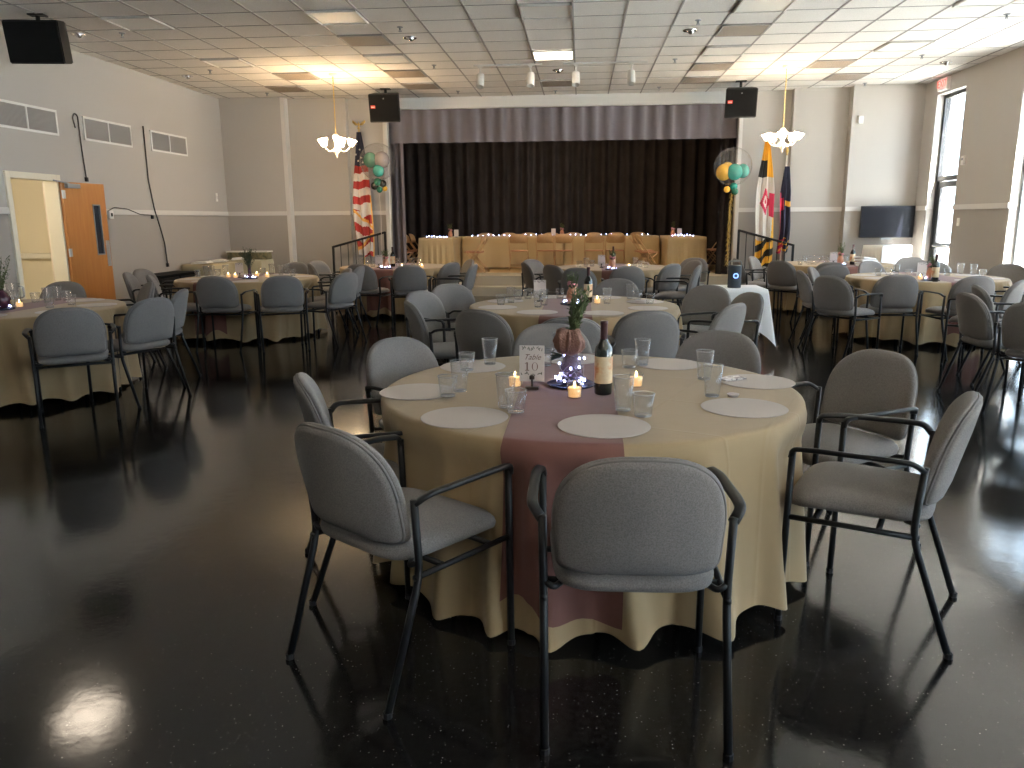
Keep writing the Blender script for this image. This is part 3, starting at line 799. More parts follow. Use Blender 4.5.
balloon(-3.86, 15.15, 2.58, .345, [(-.13, -.05, .03, .135, 'balloon_green'), (.09, -.04, .03, .145, 'balloon_grey'), (.03, -.08, -.17, .11, 'balloon_teal')],
        [(-.07, -.03, -.10, .075, 'balloon_black'), (.09, -.03, -.06, .07, 'balloon_black'), (0, -.06, -.03, .075, 'balloon_green'), (.02, -.02, -.17, .06, 'balloon_green'), (.12, 0, -.15, .05, 'balloon_gold')],
        'clear bubble balloon with green and grey balloons inside, beside the American flag', False)
balloon(2.76, 15.15, 2.41, .345, [(-.16, -.02, -.10, .14, 'balloon_gold'), (-.08, .08, -.04, .12, 'balloon_gold'), (.02, -.10, -.10, .14, 'balloon_teal'), (.18, -.02, -.08, .12, 'balloon_teal')],
        [(-.09, -.03, -.06, .06, 'balloon_gold'), (.05, -.04, -.10, .065, 'balloon_green'), (.03, -.02, -.01, .07, 'balloon_teal')],
        'clear bubble balloon with gold and teal balloons and a gold tassel garland', True)

# ------------------------------------------------------------------ armchair
FAB, PIP, MET = 'chair_fabric', 'chair_piping', 'black_metal'
def superpt(a, b, n, phi):
    c, s = math.cos(phi), math.sin(phi)
    return a*math.copysign(abs(c)**(2/n), c), b*math.copysign(abs(s)**(2/n), s)
def layered(bm, outline, layers, place):
    rings = []
    for s, d in layers:
        if s == 0: rings.append([bm.verts.new(place(0, 0, d, s))])
        else: rings.append([bm.verts.new(place(x*s, y*s, d, s)) for x, y in outline])
    N = len(outline)
    for a, b in zip(rings, rings[1:]):
        for k in range(N):
            k2 = (k+1) % N
            if len(a) == 1: bm.faces.new((a[0], b[k], b[k2]))
            elif len(b) == 1: bm.faces.new((a[k], a[k2], b[0]))
            else: bm.faces.new((a[k], a[k2], b[k2], b[k]))
def back_outline(N=56):
    out = []
    for k in range(N):
        phi = 2*PI*(k+.5)/N
        if math.sin(phi) >= 0: x, z = superpt(.243, .245, 2.7, phi)
        else: x, z = superpt(.243, .126, 9, phi)
        out.append((x*(1-.03*max(0, -z)/.126), z))
    return out
def back_place(x, z, d, s):
    zz = z+.636
    return Vector((x, -.205-.235*(zz-.475)+.055*(x/.25)**2+d, zz))
def make_armchair():
    t = thing('armchair', '', 'chair')
    # seat cushion
    bm = B(); N = 56; out = [superpt(.243, .245, 5, 2*PI*(k+.5)/N) for k in range(N)]
    def sp(x, y, d, s):
        y2 = y+.02; drop = .022*max(0, (y2-.12)/.145)**2
        wide = 1+.05*(y2/.25)
        return Vector((x*wide, y2, .494+d-drop+.010*(1-s)-.012*(abs(x)/.24)**2*0))
    layered(bm, out, [(0, .024), (.4, .023), (.75, .018), (.92, .008), (.985, -.006), (1, -.02), (.985, -.036), (.93, -.046), (.5, -.048), (0, -.048)], sp)
    seat = obj('seat', bm, FAB, t, True)
    # backrest: padded front shell, a seam and a back panel
    o = back_outline()
    bm = B(); layered(bm, o, [(0, .030), (.5, .029), (.82, .024), (.94, .015), (.99, .003), (1, -.008), (.985, -.016), (.93, -.018), (0, -.018)], back_place)
    bk = obj('backrest', bm, FAB, t, True)
    bm = B(); layered(bm, o, [(0, -.017), (.90, -.017), (.955, -.019), (.962, -.026), (.945, -.034), (.88, -.039), (.5, -.042), (0, -.043)], back_place)
    obj('back_panel', bm, FAB, bk, True)
    bm = B(); ring = [back_place(x*.972, z*.972, -.021, 1) for x, z in o]; tube(bm, ring+[ring[0]], .0045, 6); obj('piping', bm, PIP, bk, True)
    # legs, rails, arms
    for sx in (-1, 1):
        bm = B(); tube(bm, [(sx*.272, .252, 0), (sx*.272, .245, .43), (sx*.274, .240, .665)], .0125, 8); lg = obj('leg', bm, MET, t, True)
        bm = B(); lathe(bm, [(0, 0), (.015, 0), (.015, .018), (.0125, .02)], 8, (sx*.272, .252, 0)); obj('foot_glide', bm, 'black_plastic', lg)
        bm = B(); tube(bm, rounded([(sx*.258, -.315, 0), (sx*.264, -.168, .42), (sx*.268, -.186, .668)], .06), .0125, 8); lg = obj('leg', bm, MET, t, True)
        bm = B(); lathe(bm, [(0, 0), (.015, 0), (.015, .018), (.0125, .02)], 8, (sx*.258, -.314, 0)); obj('foot_glide', bm, 'black_plastic', lg)
        bm = B()
        prof = [(-.016, -.005), (-.010, -.009), (.010, -.009), (.016, -.005), (.016, .004), (.010, .008), (-.010, .008), (-.016, .004)]
        tube(bm, rounded([(sx*.274, .243, .645), (sx*.280, .236, .676), (sx*.294, .15, .684), (sx*.300, -.08, .686), (sx*.296, -.150, .684), (sx*.268, -.182, .655)], .03, 4), 0, prof=prof, up=Vector((0, .2, 1)))
        obj('armrest', bm, MET, t, True)
    bm = B()
    for sx in (-1, 1): tube(bm, [(sx*.272, .245, .415), (sx*.264, -.19, .415)], .011, 6)
    tube(bm, [(-.27, .15, .418), (.27, .15, .418)], .011, 6); tube(bm, [(-.266, -.06, .412), (.266, -.06, .412)], .011, 6)
    for sx in (-1, 1): tube(bm, rounded([(sx*.264, -.172, .462), (sx*.235, -.185, .447), (sx*.205, -.14, .450)], .03), .010, 6)
    obj('seat_frame', bm, MET, t, True)
    return t
CH0 = make_armchair(); used = [False]
CHAIRS = []
ZTOP = .879
SPECS = []
def chair(pxy, heading, table, pose, xy=None):
    """heading = the way the chair faces; pxy = pixel of the middle of the top of its back"""
    h = Vector(heading).normalized()
    if xy is None:
        p = onz(pxy[0], pxy[1], ZTOP); xy = (p.x+h.x*.292, p.y+h.y*.292)
    SPECS.append([Vector(xy), h, table, pose])
def settle_chairs():
    # nobody's chair stands in another chair or inside a table: ease them apart, mostly in depth
    for it in range(120):
        for i, a in enumerate(SPECS):
            for b in SPECS[i+1:]:
                d = b[0]-a[0]; L = d.length
                if L >= .62: continue
                v = (a[0]+b[0]).normalized()
                sgn = 1 if d.dot(v) >= 0 else -1
                push = (v*sgn*.75+(d/L if L > 1e-4 else Vector((1, 0)))*.25)*(.62-L)*.5
                if a[2] != 1: a[0] -= push
                if b[2] != 1: b[0] += push
        for a in SPECS:
            if a[2] == 1: continue
            for i, (cx, cy, _) in TABLES.items():
                if a[2] == 9: continue
                v = a[0]-Vector((cx, cy)); m = 1.14 if i == a[2] else 1.24
                if v.length < m: a[0] = Vector((cx, cy))+v.normalized()*(v.length+.4*(m-v.length))
            if a[2] != 9: a[0].x = min(XR-.34, max(XL+.36, a[0].x))
    for xy, h, table, pose in SPECS:
        rz = math.atan2(-h.x, h.y)
        if not used[0]: t = CH0; used[0] = True; t.location = (xy.x, xy.y, 0); t.rotation_euler = (0, 0, rz)
        else: t = dup(CH0, (xy.x, xy.y, 0), rz)
        CHAIRS.append((t, table, pose, screen_x((xy.x-h.x*.28, xy.y-h.y*.28, .7))))

# ------------------------------------------------------------------ round tables
R = .912
TABLES = {
 1: (.04, 3.45, 'the front table'), 2: (-.06, 6.93, 'the middle table'), 3: (-5.04, 6.55, 'the table beside the wooden door'),
 4: (-4.43, 10.2, 'the table below the wall grilles'), 5: (-3.02, 12.8, 'the table before the American flag'), 6: (.52, 12.5, 'the table before the stage'),
 7: (4.30, 10.28, 'the table by the tall windows'), 8: (4.12, 13.3, 'the table before the television')}
def cloth_fn(seed, near=(), cap=.12, deep=1.0):
    rnd = random.Random(seed); n = 19
    cuts = []; a = rnd.uniform(0, 1)
    for k in range(n): cuts.append((a, rnd.uniform(.55, 1.0))); a += 2*PI/n*rnd.uniform(.65, 1.35)
    sc_ = 2*PI/(a-cuts[0][0]); a0 = cuts[0][0]; cuts = [((c-a0)*sc_+a0, h) for c, h in cuts]
    ph = rnd.uniform(0, 6)
    def fold(th):      # rounded ridges with tighter valleys between
        u = (th-a0) % (2*PI)+a0
        i = max(k for k in range(n) if cuts[k][0] <= u+1e-9)
        c0, h0 = cuts[i]; c1, h1 = cuts[(i+1) % n]
        if i == n-1: c1 += 2*PI
        f = (u-c0)/(c1-c0); d = min(f, 1-f); h = h0 if f < .5 else h1
        return h*(2.1*math.exp(-(d/.21)**2)-.75)
    def f(th, t, z=None):
        w = fold(th+.10*(1-t)*math.sin(2*th+ph)); sub = .16*math.sin(31*th+ph)
        r = R+.006+.010*min(1, t*8)+.040*t+deep*t**.75*(.050*w+.012*sub)
        if z is None: z = .736+(hem(th)-.736)*t
        vb = min(1, max(0, (.70-z)/.08))
        if vb > 0:          # a chair pushed up to the table presses the cloth inwards
            e = Vector((math.cos(th), math.sin(th))); push = 0
            for c, h in near:
                eh = e.dot(h)
                if eh > -.35: continue
                lim = (.302+c.dot(h))/eh
                p = e*min(r, max(lim, .6))-c; u = abs(p.x*h.y-p.y*h.x)
                wd = 1-min(1, max(0, (u-.25)/.09)); wd = wd*wd*(3-2*wd)
                push = max(push, min(cap, max(0, R+.03-lim))*wd*vb)
            r -= push
        return r
    def hem(th): return .050+.014*math.sin(3*th+ph)-.018*fold(th)+.008*math.sin(11*th+ph)
    return f, hem
CLOTHS = {}
def build_table(i):
    cx, cy, ph = TABLES[i]
    short = ph.replace('the ', '', 1)
    t = thing('round_table', 'round folding banquet table hidden under the sage cloth of ' + ph, 'table', (cx, cy, 0))
    bm = B(); lathe(bm, [(0, .715), (R-.02, .715), (R-.006, .72), (R-.006, .735), (R-.02, .742), (0, .742)], 64); obj('tabletop', bm, 'table_laminate', t)
    for a in range(4):
        an = a*PI/2+.4; c, s = math.cos(an), math.sin(an)
        bm = B(); tube(bm, rounded([(.55*c-.18*s, .55*s+.18*c, 0), (.5*c-.18*s, .5*s+.18*c, .69), (.5*c+.18*s, .5*s-.18*c, .69), (.55*c+.18*s, .55*s-.18*c, 0)], .05), .014, 8); obj('leg', bm, 'black_metal', t)
    near = [(q[0]-Vector((cx, cy)), q[1]) for q in SPECS if (q[0]-Vector((cx, cy))).length < 1.7]
    f, hem = cloth_fn(10+i, near, .035 if i == 1 else .09); CLOTHS[i] = (f, hem)
    bm = B(); NA = 384; rows = []
    ctr = bm.verts.new((0, 0, .750))
    for rr in (.2, .4, .6, .75, .86): rows.append([bm.verts.new((R*rr*math.cos(2*PI*k/NA), R*rr*math.sin(2*PI*k/NA), .750)) for k in range(NA)])
    for rr, z in ((R*.97, .750), (R-.008, .7485), (R, .744), (R+.004, .736)): rows.append([bm.verts.new((rr*math.cos(2*PI*k/NA), rr*math.sin(2*PI*k/NA), z)) for k in range(NA)])
    NZ = 26
    for j in range(1, NZ+1):
        row = []
        for k in range(NA):
            th = 2*PI*k/NA; tt = j/NZ; z = .736+(hem(th)-.736)*tt; r = f(th, tt)
            row.append(bm.verts.new((r*math.cos(th), r*math.sin(th), z)))
        rows.append(row)
    for k in range(NA): bm.faces.new((ctr, rows[0][k], rows[0][(k+1) % NA]))
    for a, b in zip(rows, rows[1:]):
        for k in range(NA): bm.faces.new((a[k], b[k], b[(k+1) % NA], a[(k+1) % NA]))
    co = obj('tablecloth', bm, 'sage_cloth', None, True, (cx, cy, 0)); tag(co, 'sage tan floor length cloth draped over ' + ph, 'tablecloth')
    return t
def runner(i, xo=-.055, hw=.205):
    cx, cy, ph = TABLES[i]; f, hem = CLOTHS[i]; bm = B(); cols = 22; rows = []
    rnd = random.Random(50+i)
    def edge(x): return math.sqrt(max(.01, (R-.002)**2-x*x))
    path = []
    for sgn in (-1, 1):
        pass
    NT, ND = 24, 30
    zf = lambda u: .13+.035*math.sin(u*5+i)+.02*math.sin(u*11)
    grid = []
    for c in range(cols+1):
        u = c/cols; x = xo+hw*(2*u-1); col = []
        ye = edge(x)
        def hang(sgn):
            out = []
            for j in range(1, ND+1):
                zz = .742+(zf(u)-.742)*j/ND
                th = math.atan2(sgn*ye, x)
                # cloth skirt parameter at this height
                hz = hem(th); tt = min(1, max(0, (.736-zz)/(.736-hz))); r = f(th, tt, zz)+.011
                out.append((r*math.cos(th), r*math.sin(th), zz))
            return out
        col += hang(-1)[::-1]
        col.append((x, -ye-.006, .7505))
        for j in range(NT+1): col.append((x, (-ye+.012)+(2*ye-.024)*j/NT, .7535))
        col.append((x, ye+.006, .7505))
        col += hang(1)
        grid.append([bm.verts.new(p) for p in col])
    for a, b in zip(grid, grid[1:]):
        for k in range(len(a)-1): bm.faces.new((a[k], b[k], b[k+1], a[k+1]))
    tag(obj('table_runner', bm, 'runner_mauve', None, True, (cx, cy, 0)), 'dusty mauve cloth runner laid across ' + ph, 'table runner')
# ------------------------------------------------------------------ chairs in place
BACK, FACE, SIDE, TURN = 'seen from behind', 'facing the camera', 'seen edge-on', 'turned towards the camera'
def face(i, pxy): # heading towards a table's centre
    p = onz(pxy[0], pxy[1], ZTOP); return (TABLES[i][0]-p.x, TABLES[i][1]-p.y)
chair(None, (-.03, 1), 1, BACK, xy=(.162, 2.29))
chair(None, (.58, .81), 1, BACK, xy=(-.60, 2.50))
chair((303, 375), (.93, .36), 1, SIDE)
chair((394, 338), (.80, -.60), 1, TURN)
chair((551, 324), (.12, -1), 1, FACE)
chair((722, 331), (-.45, -.9), 1, FACE)
chair((884, 351), (-.86, -.5), 1, TURN)
chair(None, (-.90, .43), 1, SIDE, xy=(1.105, 2.935))
for q, h, pose in (((477, 309), (.45, .89), BACK), ((573, 315), (-.05, 1), BACK), ((651, 310), (-.18, .98), BACK), ((411, 300), (.93, .36), SIDE), ((438, 291), (.85, -.53), TURN),
                   ((500, 286), (.55, -.83), FACE), ((592, 284), (-.1, -1), FACE), ((676, 287), (-.55, -.83), FACE), ((748, 293), (-.93, -.36), SIDE), ((735, 302), (-.80, .60), BACK)):
    chair(q, h, 2, pose)
for q, h, pose in (((68, 307), (-.55, .83), BACK), ((153, 298), (-.93, .36), BACK), ((181, 289), (-.98, -.2), BACK), ((140, 283), (-.75, -.66), FACE), ((50, 285), (.15, -1), FACE)):
    chair(q, h, 3, pose)
for q, h, pose in (((212, 276), (-.06, 1), BACK), ((284, 275), (-.42, .91), BACK), ((343, 270), (-.90, .42), BACK), ((356, 268), (-1, .05), BACK), ((326, 268), (-.85, -.5), FACE),
                   ((150, 275), (.9, .43), BACK), ((158, 269), (1, -.1), BACK), ((128, 272), (.95, .3), SIDE), ((296, 262), (-.2, -1), FACE)):
    chair(q, h, 4, pose)
for q, h, pose in (((357, 264), (.2, .98), BACK), ((409, 265), (-.15, .99), BACK), ((456, 262), (-.85, .5), BACK), ((446, 260), (-.9, -.43), FACE), ((467, 262), (-1, .1), SIDE), ((312, 263), (.9, .43), SIDE), ((334, 260), (.9, -.4), FACE)):
    chair(q, h, 5, pose)
for q, h, pose in (((536, 262), (.95, .3), SIDE), ((549, 264), (.75, .66), BACK), ((575, 266), (.25, .97), BACK), ((628, 266), (-.08, 1), BACK), ((674, 264), (-.72, .69), BACK), ((681, 259), (-.9, -.43), FACE), ((697, 265), (-.98, .2), SIDE),
                   ((564, 260), (.7, -.7), FACE), ((655, 258.5), (-.5, -.87), FACE)):
    chair(q, h, 6, pose)
for q, h, pose in (((832, 275), (.80, .60), BACK), ((897, 275), (.05, 1), BACK), ((978, 276), (-.12, .99), BACK), ((1021, 280), (-.75, .66), BACK),
                   ((1021, 271), (-.95, .3), BACK), ((980, 264.5), (-.55, -.83), FACE), ((911, 257), (-.1, -1), FACE), ((884, 262), (.4, -.9), FACE), ((929, 262), (-.1, -1), FACE), ((801, 270), (1, -.05), SIDE), ((813, 267), (.9, -.43), TURN)):
    chair(q, h, 7, pose)
for q, h, pose in (((978, 285), (.97, -.20), TURN), ((968, 293), (1, .03), SIDE), ((1034, 302), (.80, .60), BACK)):
    chair(q, h, 9, pose)
for q, h, pose in (((823, 262), (.25, .97), BACK), ((854, 263.5), (-.1, .99), BACK), ((777, 260), (.72, .69), BACK), ((753, 259), (1, .06), SIDE), ((776, 257), (.85, -.5), FACE)):
    chair(q, h, 8, pose)
settle_chairs()
for i in TABLES: build_table(i)
for i, xo in ((1, -.095), (2, -.05), (3, .05), (4, -.12), (5, -.05), (6, 0), (7, .12), (8, .1)): runner(i, xo)
ORD = ['first', 'second', 'third', 'fourth', 'fifth', 'sixth', 'seventh', 'eighth', 'ninth', 'tenth', 'eleventh', 'twelfth', 'thirteenth', 'fourteenth', 'fifteenth', 'sixteenth']
for i in list(TABLES)+[9]:
    PH = TABLES[i][2] if i in TABLES else 'a table beyond the right edge'
    L = sorted([c for c in CHAIRS if c[1] == i], key=lambda c: c[3])
    for k, (o, _, pose, _x) in enumerate(L):
        where = ORD[k]+' from left round '+PH
        o['label'] = 'grey armchair ' + pose + ', ' + where
        o['group'] = 'grey armchairs around ' + PH

# ------------------------------------------------------------------ things on the tables
TZ = .7505
def on_table(i, px, py, z=TZ, lim=.80):
    p = onz(px, py, z); cx, cy, _ = TABLES[i]; v = Vector((p.x-cx, p.y-cy))
    if v.length > lim: v = v.normalized()*lim
    p2 = Vector((cx+v.x, cy+v.y, z))
    return p2
def zat(i, p):   # height of the surface: the runner is a little above the cloth
    cx = TABLES[i][0]; xo = {1: -.095, 2: -.05, 3: .05, 4: -.12, 5: -.05, 6: 0, 7: .12, 8: .1}[i]
    return .7545 if abs(p.x-cx-xo) < .26 else .751
ITEMS = {}
def note(kind, i, o, p): ITEMS.setdefault((kind, i), []).append((o, screen_x(p)))
def cup(tall):
    t = thing('drinking_glass', '', 'glass')
    h, r0, r1 = (.135, .031, .041) if tall else (.088, .034, .042)
    bm = B(); lathe(bm, [(0, .0), (r0-.003, 0), (r0, .003), (r1, h), (r1-.0018, h), (r0-.003, .008), (0, .008)], 24); obj('cup', bm, 'clear_cup', t, True)
    bm = B(); n = 24; tube(bm, [(r1*math.cos(2*PI*k/n), r1*math.sin(2*PI*k/n), h) for k in range(n+1)], .0017, 6); obj('rim', bm, 'clear_rim', t, True)
    bm = B(); lathe(bm, [(0, .0005), (r0-.004, .0005), (r0-.002, .006), (0, .007)], 20); obj('base', bm, 'clear_rim', t, True)
    return t
PROTO = {True: cup(True), False: cup(False)}; usedp = {True: False, False: False}
PLACED = {}
def glass(i, px, py, tall):
    p = on_table(i, px, py)
    for q in PLACED.setdefault(i, []):       # keep glasses from standing in each other
        d = Vector((p.x-q.x, p.y-q.y))
        if d.length < .09:
            d = d.normalized() if d.length > 1e-3 else Vector((1, 0)); p.x = q.x+d.x*.092; p.y = q.y+d.y*.092
    p.z = zat(i, p)+.003; PLACED[i].append(p)
    if not usedp[tall]: o = PROTO[tall]; usedp[tall] = True; o.location = p
    else: o = dup(PROTO[tall], p)
    o['group'] = 'clear drinking glasses on ' + TABLES[i][2]
    note('tall clear drinking glass' if tall else 'short clear drinking glass', i, o, p)
for px, py, tl in ((516, 414, 0), (506, 409, 1), (448, 397, 0), (460, 392, 1), (490, 365, 1), (467, 371, 0), (545, 367, 0), (560, 360, 1), (642, 366, 1), (630, 368, 0), (704, 380, 1), (712, 397, 1), (623, 412, 1), (643, 417, 0)): glass(1, px, py, bool(tl))
for px, py, tl in ((501, 305, 0), (511, 303, 1), (518, 300, 0), (528, 299, 0), (538, 308, 1), (544, 306, 1), (607, 304, 1), (630, 299, 1), (637, 300, 0), (560, 299, 0), (650, 304, 0)): glass(2, px, py, bool(tl))
for px, py, tl in ((36, 303, 0), (48, 303, 1), (50, 308, 0), (58, 301, 1), (65, 301, 0), (72, 305, 0), (12, 306, 1)): glass(3, px, py, bool(tl))
for px, py, tl in ((198, 277, 0), (203, 276, 1), (208, 276, 1), (213, 277, 0), (218, 276, 0), (226, 275, 1), (263, 275, 0), (272, 274, 1), (281, 275, 1), (287, 274, 1), (293, 276, 0)): glass(4, px, py, bool(tl))
for px, py, tl in ((361, 267, 1), (367, 266.5, 1), (373, 267, 0), (398, 267, 1), (404, 268, 0), (413, 266.5, 1), (419, 266.5, 1)): glass(5, px, py, bool(tl))
for px, py, tl in ((579, 267, 0), (586, 267, 1), (592, 266.5, 0), (635, 266.5, 1), (640, 267, 0), (646, 268, 0)): glass(6, px, py, bool(tl))
for px, py, tl in ((878, 276, 0), (888, 275, 0), (896, 275, 1), (908, 277, 0), (947, 276, 0), (963, 274, 1), (974, 275, 1), (982, 277, 0)): glass(7, px, py, bool(tl))
for px, py, tl in ((800, 265, 0), (845, 264, 1), (826, 264, 1)): glass(8, px, py, bool(tl))

# placemats: round card discs
bm = B(); lathe(bm, [(0, 0), (.166, 0), (.168, .0015), (.166, .003), (0, .003)], 56); PM = obj('placemat', bm, 'placemat_board'); tag(PM, 'x', 'placemat'); pm_used = [False]
def placemat(i, x, y):
    p = Vector((x, y, zat(i, Vector((x, y, 0)))+ .0005))
    if not pm_used[0]: o = PM; pm_used[0] = True
    else: o = PM.copy(); C.objects.link(o)
    o.location = p; note('round cream placemat', i, o, p); o['group'] = 'round placemats on ' + TABLES[i][2]
for px, py in ((464.5, 416.5), (418, 391), (473, 366), (572, 359), (668, 363.5), (757, 381), (744, 407), (604, 426)):
    p = onz(px, py, .755); placemat(1, p.x, p.y)
for i in (2, 3, 4, 7):
    cx, cy, _ = TABLES[i]
    for k in range(8):
        a = 2*PI*k/8+.36; x, y = cx+.69*math.cos(a), cy+.69*math.sin(a)
        if i == 3 and x < -5.2: continue
        placemat(i, x, y)

# votive candles
def votive():
    t = thing('votive_candle', '', 'candle')
    bm = B(); lathe(bm, [(0, 0), (.026, 0), (.030, .004), (.033, .062), (.031, .062), (.027, .006), (0, .006)], 20); obj('glass_cup', bm, 'clear_cup', t, True)
    bm = B(); lathe(bm, [(0, .007), (.026, .007), (.029, .045), (.027, .046), (0, .044)], 18); w = obj('wax', bm, 'wax', t, True)
    bm = B(); lathe(bm, [(0, .044), (.003, .048), (.005, .054), (.003, .063), (0, .072)], 10); obj('flame', bm, 'flame', w, True)
    return t
VT = votive(); vt_used = [False]
def candle(i, px, py):
    p = on_table(i, px, py)
    for q in PLACED.setdefault(i, []):
        d = Vector((p.x-q.x, p.y-q.y))
        if d.length < .085: d = d.normalized() if d.length > 1e-3 else Vector((0, 1)); p.x = q.x+d.x*.087; p.y = q.y+d.y*.087
    p.z = zat(i, p)+.001; PLACED[i].append(p)
    if not vt_used[0]: o = VT; vt_used[0] = True; o.location = p
    else: o = dup(VT, p)
    o['group'] = 'lit votive candles on ' + TABLES[i][2]; note('lit votive candle', i, o, p)
for i, px, py in ((1, 574.5, 399), (1, 636, 387), (1, 515, 388), (2, 603, 304), (3, 20, 308), (4, 228.6, 278), (4, 235.6, 278.5), (4, 257, 277), (4, 267.5, 277.5), (5, 424, 268.5), (5, 404, 270), (6, 629, 269), (7, 920, 280)): candle(i, px, py)

# table number cards
def card(i, px, py, label, text=False, rz=0):
    p = on_table(i, px, py); z = zat(i, p)+.0005; p.z = z
    t = thing('table_card', label, 'card', p, rz); PLACED[i].append(p)
    bm = B(); box(bm, -.03, .03, -.018, .018, 0, .012, .003); tube(bm, [(0, 0, .01), (0, 0, .045)], .005, 8); lathe(bm, [(0, .04), (.012, .045), (.012, .06), (0, .065)], 10); st = obj('card_stand', bm, 'wood_dark', t)
    bm = B(); box(bm, -.055, .055, -.0015, .0015, .035, .195); cd = obj('card', bm, 'card_paper', t)
    bm = B(); rnd = random.Random(i)
    for zc, n in ((.176, 12), (.062, 10)):
        for k in range(n):
            x = -.043+.086*k/(n-1); a = rnd.uniform(.5, 2.6)
            leaf(bm, (x, -.0022, zc+.006*math.sin(k)), (.014*math.cos(a), 0, .014*math.sin(a)), .004, Vector((0, 1, 0)))
    obj('leaf_garland', bm, 'leaf_ink', cd)
    if text:
        Mx = Matrix.Translation((0, -.0025, .143)) @ Matrix.Rotation(PI/2, 4, 'X')
        text_mesh('Table', .034, 'ink_brown', cd, Mx, 'script', .45, .0003)
        bm = B()   # "10" in thin serif figures
        box(bm, -.024, -.018, -.0026, -.0022, .085, .120); box(bm, -.030, -.012, -.0026, -.0022, .083, .086); 
        vs = [bm.verts.new(q) for q in ((-.024, -.0026, .120), (-.031, -.0026, .114), (-.031, -.0026, .112), (-.024, -.0026, .116))]; bm.faces.new(vs)
        n = 28
        for k in range(n):
            def e(j, s):
                a = 2*PI*j/n; wd = .0008+.0034*abs(math.cos(a)); return (.013+(.0135-(wd if s else 0))*math.cos(a), -.0026, .1015+(.0185-(.0014 if s else 0))*math.sin(a))
            bm.faces.new([bm.verts.new(q) for q in (e(k, 0), e(k+1, 0), e(k+1, 1), e(k, 1))])
        obj('number', bm, 'ink_brown', cd)
card(1, 532, 390, 'cream table card lettered Table 10 on a small dark stand', True, -.05)
card(2, 540, 302, 'cream table card standing among glasses on the middle table')
card(4, 240, 278, 'cream table card left of the leafy vase below the wall grilles')
card(5, 379, 268, 'cream table card on the table before the American flag')
card(6, 601.5, 268, 'cream table card on the table before the stage')
card(7, 921, 279, 'cream table card left of the wine bottle by the tall windows')
card(8, 833, 265, 'cream table card beside the flower vase before the television')

# wine bottles
def bottle():
    t = thing('wine_bottle', '', 'bottle')
    bm = B(); lathe(bm, [(0, .004), (.03, 0), (.036, .003), (.038, .01), (.038, .185), (.034, .205), (.018, .228), (.0145, .24), (.0145, .300), (.0155, .302), (.0155, .312), (.012, .314), (0, .314)], 28); obj('glass_body', bm, 'bottle_glass', t, True)
    bm = B(); lathe(bm, [(.0385, .052), (.0388, .053), (.0388, .165), (.0385, .166)], 28); obj('bottle_label', bm, 'bottle_label', t, True)
    bm = B(); lathe(bm, [(.0150, .238), (.0154, .24), (.0154, .300), (.0165, .302), (.0165, .314), (.012, .316), (0, .316)], 20); obj('foil', bm, 'bottle_foil', t, True)
    return t
BT = bottle(); bt_used = [False]
def place_bottle(i, px, py, label):
    p = on_table(i, px, py); p.z = zat(i, p)+.0005
    if not bt_used[0]: o = BT; bt_used[0] = True; o.location = p; o['label'] = label
    else: o = dup(BT, p, None, label)
    PLACED.setdefault(i, []).append(p)
place_bottle(1, 603, 395, 'dark wine bottle with tan label standing on the front table')
place_bottle(2, 588, 303, 'dark wine bottle with orange label on the middle table')
place_bottle(7, 935, 282, 'dark wine bottle on the table by the tall windows')
place_bottle(8, 852, 265, 'slim dark wine bottle on the table before the television')
place_bottle(6, 613, 267, 'wine bottle beside the card on the table before the stage')
place_bottle(5, 393, 267, 'wine bottle on the table before the American flag')

